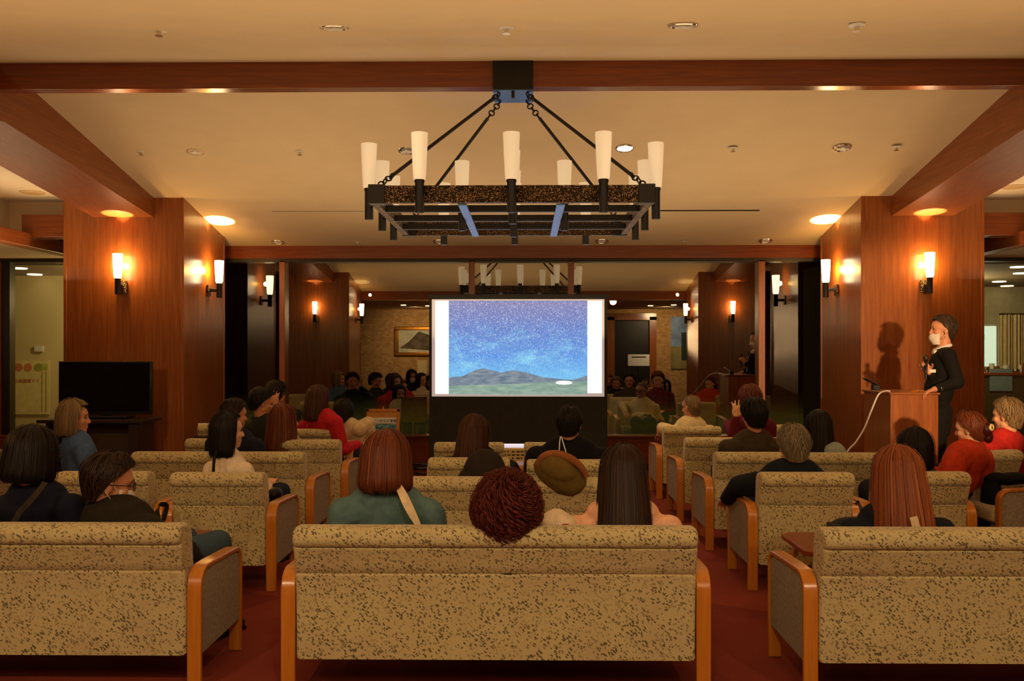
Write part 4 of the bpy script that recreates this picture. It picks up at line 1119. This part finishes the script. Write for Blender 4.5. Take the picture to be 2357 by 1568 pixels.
    for sx in (-1, 1):
        MB().ell(T((sx*.031, .083, .008)), (.012*s, .006*s, .006*s), R, 12, 8).build('eye', cloth('dark_eye', (30, 20, 16), .2), root, smooth=True)
        MB().cap(T((sx*.018, .092, .028)), T((sx*.046, .082, .028)), .003*s, .002*s, 6).build('eyebrow', HM['dark'], root, smooth=True)
    if mask:
        V = []; Fq = []; nu, nv = 18, 10
        dz = mask if isinstance(mask, float) else 0
        for i in range(nu+1):
            a = (i/nu-.5)*2.5
            for j in range(nv+1):
                q = j/nv; z = -.012-.098*q+dz*.0
                rr = (.080+.020*math.sin(min(q*1.15, 1)*PI)*max(0, math.cos(a*1.0))-.012*q)
                V.append(T((rr*.82*math.sin(a), .012+rr*math.cos(a)+.012*math.cos(a)*(1-q*.5), z+dz)))
        for i in range(nu):
            for j in range(nv): k_ = i*(nv+1)+j; Fq.append((k_, k_+nv+1, k_+nv+2, k_+1))
        mm = MB().add(V, Fq); mo = mm.build('face_mask', cloth('white_mask', (226, 216, 204)), root, smooth=True)
        sol = mo.modifiers.new('t', 'SOLIDIFY'); sol.thickness = .002
        for sx in (-1, 1):
            l_ = MB()
            l_.tube([T((sx*.066, .045, -.03+dz)), T((sx*.082, .01, .01)), T((sx*.09, -.012, .022))], .0015, 5)
            l_.tube([T((sx*.062, .04, -.09+dz)), T((sx*.08, .01, -.05)), T((sx*.088, -.02, -.02)), T((sx*.09, -.016, .0)), T((sx*.09, -.012, .022))], .0015, 5)
            l_.build('mask_strap', cloth('white_mask', (226, 216, 204)), root, smooth=True)
    if glasses:
        g_ = MB(); Rr = R @ Matrix.Rotation(PI/2, 3, 'X')
        for sx in (-1, 1):
            g_.torus(T((sx*.034, .102, .006)), .022*s, .0022*s, Rr, 18, 6, (1.15, .85))
            g_.tube([T((sx*.058, .098, .012)), T((sx*.084, .05, .014)), T((sx*.086, -.005, .01))], .002*s, 5)
        g_.tube([T((-.012, .106, .010)), T((.012, .106, .010))], .002*s, 5)
        g_.build('glasses', cloth('dark_frame', (40, 26, 20), .3), root, smooth=True)
    if style: hair(root, H, R, s, style, HM[hmat], seed=int(hx)+3, dens=1.0 if D < 7 else .7)
    return root, H, R, NB, Rt, T

BOB = dict(k='bob', len=-.115, vol=.022, spread=1.08, tuck=.18, open=58)
BOBL = dict(k='bob', len=-.16, vol=.016, spread=1.05, tuck=.1, open=60)
LONG = dict(k='long', len=-.33, vol=.014, spread=1.15, open=58, back=.02)
SHORT = dict(k='short', vol=.014)
SHORTV = dict(k='short', vol=.02, fluff=.012, lift=.008)

# ---- rear row
person('woman in navy sweater with a black bob, at the left edge in the rear row', 77, 990, 4.52, 1.03, -30, -6, 0, -8, BOB, 'black', 'navy_sweater', (18, 19, 36), .195, glasses=True, mask=True, vox=.0065, dx=.02)
r, H, R, NB, Rt, T = person('man in glasses and mask wearing a dark olive jacket, rear row left', 252, 1046, 4.48, 1.06, -62, -12, 6, -22, dict(k='short', vol=.017, strand=.3), 'dark', 'olive_black_jacket', (38, 32, 20), .215, .16, glasses=True, mask=True, vox=.0065, bot=(58, 76, 88), dx=.06, puff=1.9, shoulder_drop=(.0, .03), neckdrop=-.02,
  arms=({'wrist': tuple(P(330, 1330, 4.85)), 'dir': (.3, 1, -.2), 'up': (0, 0, 1)}, {'wrist': tuple(P(470, 1330, 4.85)), 'elbow': tuple(P(425, 1275, 4.6)), 'dir': (.3, 1, -.3), 'up': (0, 0, 1)}))
person('woman in teal blouse with auburn bob, centre sofa', 889, 1004, 4.46, 1.05, 0, -10, 0, 0, dict(k='bob', len=-.125, vol=.028, spread=1.1, tuck=.22, open=60), 'auburn', 'teal_blouse', (86, 112, 112), .20, .15, vox=.0065, fold=.0045, neckdrop=-.035, puff=1.5, shoulder_drop=(.02, .02))
person('woman with tousled curly red hair leaning back on the centre sofa', 1167, 1116, 4.16, 1.0, -8, 24, 6, 0, dict(k='short', vol=.032, curl=.022, fluff=.024, r=.0017), 'red', 'black_knit', (22, 18, 20), .18, .3, vox=.007, seated_z=.44)
person('woman with long straight dark hair and pale pink blouse, centre sofa', 1434, 1033, 4.46, 1.03, 0, -6, 0, 0, dict(k='long', len=-.36, vol=.018, spread=1.22, open=60, back=.05, bulge=.62), 'dark', 'pale_pink_blouse', (232, 176, 140), .215, .15, vox=.0065, fold=.004)
person('woman with long copper hair and navy top on the right sofa', 2066, 1034, 4.42, 1.05, 4, -4, 0, 0, dict(k='long', len=-.30, vol=.02, spread=1.25, open=60, back=.03, bulge=.5), 'copper', 'dark_navy_top', (20, 24, 32), .20, .15, vox=.0065)
# ---- second row
person('woman in white top with straight black bob, face in profile, left block', 524, 950, 6.25, .98, -58, 0, 0, -12, dict(k='bob', len=-.165, vol=.012, spread=1.0, tuck=.12, open=72), 'black', 'white_top', (226, 208, 180), .12, .14, skin=SKIN_P, puff=.6, neckdrop=.02)
person('person slouching under a dark beanie, centre left', 1116, 1040, 5.9, 1.05, 0, 10, 0, 0, None, 'black', 'dark_coat', (34, 28, 22), .19, .3, seated_z=.44)
person('person slouching under an olive flat cap, centre right', 1290, 1052, 5.86, 1.0, 15, 25, 20, 0, SHORT, 'salt', 'brown_coat', (44, 36, 24), .19, .3, seated_z=.44)
person('grey-haired man in a navy sweater, arm on the armrest, right of the aisle', 1825, 980, 6.12, 1.03, 8, -4, 0, 0, dict(k='short', vol=.016, fluff=.008), 'grey', 'midnight_sweater', (20, 24, 32), .235, .18, collar=(206, 190, 150), puff=1.8,
       arms=({'wrist': tuple(P(1672, 1150, 6.5)), 'elbow': tuple(P(1702, 1118, 6.2)), 'dir': (0, 1, -.4), 'up': (0, 0, 1)}, None))
person('woman with short dark hair behind the copper-haired woman', 2104, 990, 6.4, 1.02, 10, 0, 0, 0, dict(k='bob', len=-.13, vol=.02, spread=1.05, tuck=.2, open=60), 'black', 'grey_blouse', (78, 66, 58), .18, .14)
# ---- third row
person('woman in blue jacket with ash blond bob, face in profile before the television', 172, 924, 7.05, 1.0, -78, 0, 0, -48, dict(k='bob', len=-.125, vol=.02, spread=1.06, tuck=.1, open=66), 'ash', 'blue_jacket', (72, 98, 142), .18, .10, seated_z=.5)
person('man with short dark hair in a navy jacket, behind the woman in white', 539, 920, 7.6, 1.0, -48, -4, 0, -20, SHORT, 'dark', 'navy_jacket', (24, 28, 44), .21, .14)
person('woman with shoulder-length brown hair and glasses in black, centre left', 1092, 958, 7.05, 1.0, -42, -6, 0, -14, dict(k='long', len=-.21, vol=.016, spread=1.2, open=62), 'brown', 'black_top', (16, 14, 14), .20, .12, glasses=True)
person('man in a broad black jacket with white lanyard, centre right', 1311, 938, 7.1, 1.02, -12, -10, 0, -6, dict(k='short', vol=.012), 'black', 'black_jacket', (14, 13, 13), .25, .12, puff=2)
person('young man with thick black hair in olive-brown shirt, right of the aisle', 1735, 918, 7.55, 1.05, 12, -4, 0, 6, dict(k='short', vol=.02, strand=.35), 'black', 'olive_shirt', (62, 50, 32), .21, .14)
person('woman with long black hair beside the right pillar', 1884, 948, 7.6, 1.02, 0, -4, 0, 0, dict(k='long', len=-.24, vol=.018, spread=1.12, open=60), 'black', 'charcoal_top', (30, 24, 24), .18, .14)
# ---- fourth row and the front
person('boy with black hair in dark striped sweater, face turned right', 603, 896, 8.75, .98, -62, -14, 0, -25, SHORTV, 'black', 'striped_dark_sweater', (44, 46, 40), .16, .12)
person('person in black raising a hand with a phone by the left mullion', 636, 880, 9.9, 1.0, -20, -5, 0, 5, SHORTV, 'black', 'black_coat', (18, 18, 24), .20, .1, dx=.06,
       arms=(None, {'wrist': tuple(P(634, 935, 9.6)), 'elbow': tuple(P(668, 965, 9.6)), 'dir': (-.05, 0, 1), 'up': (0, -1, 0), 'curl': .35, 'spread': .5}))
person('woman with auburn hair and glasses in beige knit, left block', 655, 935, 8.2, 1.08, -52, 4, -6, -20, dict(k='long', len=-.24, vol=.02, spread=1.25, open=62, back=.03), 'auburn', 'beige_knit', (176, 152, 118), .19, .14, glasses=True, skin=SKIN_P)
person('woman in bright red sweater with long brown hair, turned right', 734, 890, 9.35, 1.02, -50, -4, 0, -40, dict(k='long', len=-.20, vol=.016, spread=1.15, open=62), 'brown', 'red_sweater', (186, 34, 42), .25, .10, dx=.10, skin=SKIN_P, puff=1.7, neckdrop=-.02, shoulder_drop=(.0, .05))
person('black-haired person with cream sleeves behind the red sweater', 792, 920, 9.9, 1.0, -25, -8, 0, -30, dict(k='bob', len=-.13, vol=.014, spread=1.0, tuck=.2, open=60), 'black', 'cream_shirt', (208, 184, 140), .20, .10, dx=.08, puff=2,
       arms=(None, {'wrist': tuple(P(855, 1005, 9.9)), 'elbow': tuple(P(848, 975, 9.9)), 'dir': (.3, 1, -.3), 'up': (0, 0, 1)}))
person('balding man in a cream shirt and glasses, by the window', 1591, 909, 9.95, 1.04, 38, -6, 0, 4, dict(k='short', vol=.002, sparse=.35, fluff=.003, lift=.001, r=.0014), 'ash', 'pale_yellow_shirt', (226, 204, 150), .20, .14, glasses=True, collar=(232, 212, 160),
       arms=({'wrist': tuple(P(1520, 1000, 10.3)), 'elbow': tuple(P(1524, 985, 10.0)), 'dir': (0, 1, -.3), 'up': (0, 0, 1)}, None))
person('person in maroon jacket raising a hand, before the right mullion', 1727, 889, 8.95, 1.02, 8, -10, 0, 10, SHORTV, 'auburn', 'maroon_jacket', (96, 24, 36), .19, .12, skin=SKIN_P,
       arms=({'wrist': tuple(P(1693, 962, 8.7)), 'elbow': tuple(P(1690, 1000, 8.75)), 'dir': (.12, 0, 1), 'up': (0, -1, 0), 'curl': .3, 'spread': .6}, None))
r, H, R, NB, Rt, T = person('woman in orange padded jacket with a clipped hair bun', 2232, 949, 7.1, .98, 48, -8, -6, 40, dict(k='short', vol=.016, strand=.5), 'auburn', 'orange_padded_jacket', (196, 62, 30), .21, .12, skin=SKIN_P, puff=2.4)
bb = MB(); bb.ell(T((.0, -.12, -.01)), (.048, .04, .05)); bb.ell(T((.02, -.115, -.07)), (.035, .03, .05))
hb = fuse(bb, 'hair_bun', HM['red'], r, .006, 2, .003, 5)
MB().torus(T((.0, -.155, .0)), .026, .009, R @ Matrix.Rotation(PI/2, 3, 'X'), 14, 6, (1.3, .7)).build('hair_clip', plain('ivory_clip', srgb(230, 200, 130), .3), r, smooth=True)
person('grey-haired woman in a red vest at the right edge', 2318, 919, 7.6, 1.05, 40, -4, 0, 30, dict(k='short', vol=.018, strand=.35, fluff=.008), 'ash', 'red_vest', (196, 46, 40), .20, .12, skin=SKIN_P, puff=1.8)

# ---- presenter
mh = P(2133, 850, 8.5); lh = P(2150, 902, 8.38)
r, H, R, NB, Rt, T = person('standing presenter in a dark suit and white mask speaking into a microphone', 2169, 727, 8.62, 1.0, 84, 0, 0, 78, dict(k='short', vol=.016, strand=.32), 'salt', 'dark_suit', (20, 18, 16), .195, .06,
    stand=True, bot=(20, 18, 18), mask=-.022, collar=(220, 214, 206), dx=-.03, vox=.006, clothing='suit_jacket', fold=.0015,
    arms=({'wrist': (lh.x+.03, lh.y, lh.z+.03), 'elbow': tuple(P(2205, 880, 8.4)), 'dir': (-1, .1, -.35), 'up': (0, 0, 1), 'curl': .4},
          {'wrist': (mh.x+.035, mh.y+.03, mh.z-.035), 'elbow': tuple(P(2160, 890, 8.75)), 'dir': (-.55, -.1, .8), 'up': (.2, 1, .4), 'curl': .95, 'spread': .1, 'grip': True}))
tl = MB(); f0 = NB+Vector((0, .085, -.03)); tl.add([f0+Vector((-.015, 0, 0)), f0+Vector((.015, 0, 0)), f0+Vector((.03, .045, -.30)), f0+Vector((0, .05, -.34)), f0+Vector((-.03, .045, -.30))], [(0, 1, 2, 3, 4)])
to = tl.build('necktie', cloth('dark_red_tie', (90, 28, 30)), r)
so = to.modifiers.new('t', 'SOLIDIFY'); so.thickness = .006
MB().prism([(-.04, -.26), (.04, -.26), (.055, -.02), (.0, .0), (-.055, -.02)], .045, .092, 'y').build('shirt_front', cloth('white_shirt', (226, 220, 210)), r, tuple(NB+Vector((0, 0, .0))), bevel=.01)
MB().box((-.012, -.045, -.014), (-.004, .045, .014)).build('name_badge', M['white'], r, tuple(NB+Vector((-.135, .12, -.20))))
lw = Vector((lh.x+.055, lh.y, lh.z+.035)); inv = Matrix.Rotation(-r.rotation_euler.z, 3, 'Z')
MB().lathe([(.034, -.012), (.036, 0), (.034, .012)], (0,0,0), 16, (0, 1, -.3), False).build('wristwatch', M['chrome'], r, tuple(inv @ (lw-Vector(r.location))), smooth=True)
t = thing('microphone', 'black handheld microphone held up by the presenter', 'microphone', P(2131, 858, 8.5)+Vector((-.012, -.03, 0)))
MB().lathe([(.011, -.06), (.013, 0), (.016, .10), (.018, .105)], (0,0,0), 16).build('handle', M['blackplastic'], t, smooth=True)
MB().ell((0, 0, .130), (.024, .024, .03)).build('mesh_head', plain('dark_mesh', srgb(60, 50, 36), .5, .4, 200, .5), t, smooth=True)
tag(MB().tube([P(2119, 838, 8.46), P(2132, 862, 8.46)], .005, 6).build('pen', M['blackplastic'], smooth=True), 'thin black pointer held between the fingers of the presenter', 'pointer')

# ------------------------------------------------------------------ hats, straps, bags
c0 = P(1116, 1090, 5.9)
b = MB()
for i in range(1): b.ell((0, 0, 0), (.135, .13, .155)); b.ell((-.05, 0, -.05), (.12, .12, .11)); b.ell((.04, 0, -.06), (.12, .12, .1))
o = fuse(b, 'beanie', cloth('dark_brown_knit', (40, 32, 24)), None, .008, 4, .002, 2); o.location = c0; tag(o, 'dark brown knitted beanie rising above the centre armchair', 'hat')
c0 = P(1290, 1093, 5.62)
b = MB(); Rq = Matrix.Rotation(math.radians(28), 3, 'Y')
b.ell((0, 0, 0), (.168, .10, .105), Rq, 24, 14); b.ell(Rq @ Vector((-.03, -.02, .03)), (.13, .11, .085), Rq, 24, 14)
t = thing('flat_cap', 'olive green cap with a tan band leaning over the armchair back', 'hat', c0)
fuse(b, 'crown', cloth('olive_canvas', (104, 84, 36)), t, .007, 3, .004, 4)
pts = [Rq @ Vector((.150*math.cos(a), -.05-.02*math.sin(a), .02+.095*math.sin(a))) for a in np.linspace(.15*PI, 1.12*PI, 22)]
MB().tube(pts, [.014+.012*math.sin(PI*i/21) for i in range(22)], 10).build('band', cloth('tan_band', (140, 84, 44)), t, smooth=True)

def strip(name, pts, w, mat, label=None, cat=None, th=.004, nrm=(0, -1, 0)):
    pts = spline(pts, 8); n = len(pts); vs = []; fs = []; nr = Vector(nrm)
    for i, p in enumerate(pts):
        e = (pts[min(i+1, n-1)]-pts[max(i-1, 0)]).normalized(); sd = e.cross(nr).normalized(); ww = w if not callable(w) else w(i/(n-1))
        vs += [p+sd*ww/2, p-sd*ww/2, p-sd*ww/2+nr*th, p+sd*ww/2+nr*th]
    for i in range(n-1):
        for j in range(4): j2 = (j+1) % 4; fs.append((4*i+j, 4*i+j2, 4*i+4+j2, 4*i+4+j))
    o = MB().add(vs, fs).build(name, mat, smooth=True)
    if label: tag(o, label, cat)
    return o
ivory = cloth('ivory_strap', (226, 200, 156))
def on_back(px, py, D): return P(px, py, D)
strip('bag_strap', [on_back(903, 1102, 4.40), on_back(922, 1128, 4.325), on_back(940, 1165, 4.295), on_back(957, 1198, 4.29), on_back(975, 1232, 4.30)], lambda u: .018+.022*math.sin(PI*min(1, u*1.1)), ivory, 'cream shoulder strap across the teal blouse', 'strap')
strip('bag_strap', [P(105, 1110, 4.33), P(82, 1140, 4.27), P(62, 1162, 4.26), P(44, 1182, 4.26), P(20, 1225, 4.26)], .026, cloth('dark_olive_strap', (50, 42, 28)), 'dark brown strap across the back of the navy sweater', 'strap')
strip('bag_strap', [P(2102, 1190, 4.20), P(2106, 1205, 4.20), P(2110, 1222, 4.21), P(2112, 1240, 4.22)], .034, ivory, 'cream buckled strap below the long copper hair', 'strap')
strip('hair_ribbon', [P(499, 1035, 6.15), P(493, 1060, 6.08), P(491, 1100, 6.05)], .018, cloth('black_ribbon', (16, 12, 10)), 'narrow black strap over the white top in the left block', 'strap')
wl = strip('lanyard_cord', [P(1290, 1005, 6.92), P(1288, 1020, 6.86), P(1287, 1048, 6.84)], .007, M['white'], 'white cord hanging on the back of the broad black jacket', 'lanyard')
strip('lanyard_cord', [P(1292, 1005, 6.92), P(1298, 1025, 6.86), P(1306, 1052, 6.84)], .007, M['white'], 'second white cord slanting right on the broad black jacket', 'lanyard')
b = MB(); b.ell((0, 0, 0), (.085, .07, .075)); b.ell((-.05, 0, -.05), (.08, .07, .06)); b.ell((.05, 0, -.04), (.05, .05, .07))
o = fuse(b, 'white_bag', cloth('crumpled_white_bag', (230, 206, 170)), None, .007, 2, .006, 6); o.location = P(1284, 1208, 4.42); tag(o, 'crumpled white bag between the curly red hair and the pink blouse', 'bag')
tag(MB().box((-.015, -.006, -.012), (.015, 0, .012)).build('red_patch', M['redflag'], None, P(1302, 1212, 4.33)), 'small red tab on the crumpled white bag', 'tab')
b = MB(); b.ell((0, 0, 0), (.09, .07, .075)); b.ell((.05, 0, -.03), (.05, .06, .06))
o = fuse(b, 'folded_scarf', cloth('pale_blue_scarf', (150, 164, 148)), None, .008, 2, .005, 8); o.location = P(1922, 1040, 7.45); tag(o, 'pale blue-green scarf beside the long black hair', 'scarf')
# black bag straps looped over chair arms, and black bags beside
t = thing('handbag', 'black bag hanging by its handle over the chair arm in the left block', 'bag', P(366, 1262, 5.6))
b = MB(); b.ell((0, 0, 0), (.10, .06, .09)); fuse(b, 'bag_body', cloth('black_nylon', (14, 13, 14), .4), t, .008, 4, .001)
o = strip('bag_handle', [P(368, 1250, 5.6), P(366, 1205, 5.55), P(362, 1175, 5.6), P(372, 1162, 5.7), P(384, 1166, 5.7), P(376, 1200, 5.6)], .03, cloth('black_nylon', (14, 13, 14), .4)); o.parent = t; o.location = -Vector(t.location)
t = thing('handbag', 'black handbag on the table behind the copper-haired woman', 'bag', P(1960, 1226, 5.35))
b = MB(); b.ell((0, 0, .02), (.13, .08, .07)); b.box((-.12, -.07, -.01), (.12, .07, .05))
fuse(b, 'bag_body', cloth('black_nylon', (14, 13, 14), .4), t, .008, 4, .001)
o = strip('bag_handle', [P(1982, 1200, 5.3), P(1984, 1175, 5.35), P(1974, 1158, 5.45), P(1968, 1160, 5.5)], .03, cloth('black_nylon', (14, 13, 14), .4)); o.parent = t; o.location = -Vector(t.location)
b = MB(); b.ell((0, 0, 0), (.075, .12, .22)); b.ell((.10, 0, .20), (.16, .10, .045)); b.ell((-.02, 0, -.18), (.08, .1, .2)); b.ell((.2, 0, .2), (.1, .1, .04))
o = fuse(b, 'black_coat', cloth('black_wool', (12, 12, 14)), None, .01, 4, .006, 9); o.location = P(2283, 1165, 7.0); tag(o, 'black coat heaped against the sideways armchair at the right edge', 'coat')
for (px, py, D, l) in ((1178, 1058, 6.9, 'dark handbag beside the glowing tablet'),):
    b = MB(); b.ell((0, 0, 0), (.10, .08, .09)); b.ell((0, 0, .05), (.07, .06, .08))
    o = fuse(b, 'handbag', cloth('black_nylon', (14, 13, 14), .4), None, .008, 3, .002); o.location = P(px-4, py+40, D); tag(o, l, 'bag')
b = MB(); b.ell((0, 0, 0), (.05, .07, .045))
o = fuse(b, 'small_pouch', cloth('black_nylon', (14, 13, 14), .4), None, .006, 3, .001); o.location = P(633, 1138, 6.25); tag(o, 'small black pouch on the chair arm beside the woman in white', 'pouch')

# ------------------------------------------------------------------ lighting
warm = srgb(255, 206, 140); warm2 = srgb(255, 218, 168)
wd = bpy.data.worlds.new('night'); scene.world = wd; wd.use_nodes = True
wd.node_tree.nodes['Background'].inputs[0].default_value = (*srgb(255, 190, 120), 1); wd.node_tree.nodes['Background'].inputs[1].default_value = 0.0
# ceiling downlights of the hall behind the camera
for x in (-4.2, -2.1, 0, 2.1, 4.2):
    add_light('SPOT', 'hall_downlight', (x, 1.1, 2.70), 150, warm2, spot_size=math.radians(88), spot_blend=1, shadow_soft_size=.08, target=(x*.9, 3.9, .1))
add_light('AREA', 'rear_fill_panel', (-.2, .6, 2.45), 30, warm2, shape='RECTANGLE', size=3.6, size_y=.6, target=(-.2, 4.3, .5))  # added soft fill for the near sofa backs; no fixture hangs there
for x in (-3, -1, 1, 3):  # added fill spots over the seats, not the ceiling's own downlights
    add_light('SPOT', 'lounge_fill', (x, 5.9, 3.38), 16, warm2, spot_size=math.radians(120), spot_blend=1, shadow_soft_size=.08, target=(x, 6.3, 0))
    add_light('SPOT', 'lounge_fill_far', (x, 8.9, 3.32), 16, warm2, spot_size=math.radians(120), spot_blend=1, shadow_soft_size=.08, target=(x, 9.0, 0))
for (x, y, sx_, sy_, e) in ((0, 4.6, 6.5, 1.6, 46), (-2.2, 8.9, 2.4, 3.2, 26), (2.2, 8.9, 2.4, 3.2, 26), (0, 10.2, 2.2, 1.2, 12), (0, 7.0, 3.5, 1.2, 14)):
    add_light('AREA', 'ceiling_fill', (x, y, 1.62), e, warm2, shape='RECTANGLE', size=sx_, size_y=sy_).rotation_euler = (PI, 0, 0)  # unseen panels added above the seats to brighten the ceiling
add_light('SPOT', 'lit_downlight', on_ceiling(1438, 341)+Vector((0, 0, -.06)), 60, warm2, spot_size=math.radians(80), spot_blend=.7, shadow_soft_size=.05, target=on_ceiling(1438, 341)+Vector((0, 0, -3)))
# added fill for side aisles, coves and pillars; no fixtures there
for sx in (-1, 1):
    add_light('POINT', 'aisle_outer_fill', (XC+sx*6.9, 9.6, 1.9), 18, warm2, shadow_soft_size=.015)
    add_light('AREA', 'aisle_cove_fill', (XC+sx*5.18, 8.8, 2.25), 16, warm2, shape='RECTANGLE', size=.8, size_y=2.6).rotation_euler = (PI, 0, 0)
    add_light('SPOT', 'pillar_fill', (XC+sx*3.4, 3.0, 2.75), 150, warm2, spot_size=math.radians(38), spot_blend=1, shadow_soft_size=.03, target=(XC+sx*4.3, 10.2, 1.5))
add_light('POINT', 'left_room_lamp', (-5.6, 12.9, 2.2), 55, srgb(255, 226, 160), shadow_soft_size=.2)
add_light('POINT', 'right_room_lamp', (6.6, 14.6, 2.3), 80, srgb(255, 226, 170), shadow_soft_size=.2)
add_light('SPOT', 'rear_hall_lamp', (-3.0, -1.6, 2.68), 260, warm2, spot_size=math.radians(120), spot_blend=1, shadow_soft_size=.06, target=(-3.0, -3.5, 1.5))
add_light('SPOT', 'rear_hall_lamp_right', (3.8, -1.6, 2.68), 260, warm2, spot_size=math.radians(120), spot_blend=1, shadow_soft_size=.06, target=(3.8, -3.5, 1.5))
# presenter spotlight from the hall
add_light('SPOT', 'presenter_spot', (2.95, -1.0, 1.95), 3600, srgb(255, 205, 150), spot_size=math.radians(13), spot_blend=.5, shadow_soft_size=.10, target=(3.75, 10.0, 1.5))
# added cool spot above the projector, standing in for the screen's blue glow
add_light('SPOT', 'blue_glow_fill', (X(1183, 8.9), 9.1, .7), 22, srgb(90, 150, 255), spot_size=math.radians(50), spot_blend=.6, shadow_soft_size=.05, target=(-.1, 7.3, 2.9))
# unseen panel added above the lawn to light it faintly
add_light('AREA', 'lawn_fill', (0, 25, 5.5), 420, srgb(235, 215, 130), shape='RECTANGLE', size=24, size_y=8, target=(0, 25.5, -3))
scene.cycles.use_denoising = True
scene.cycles.max_bounces = 8
scene.cycles.sample_clamp_indirect = 6
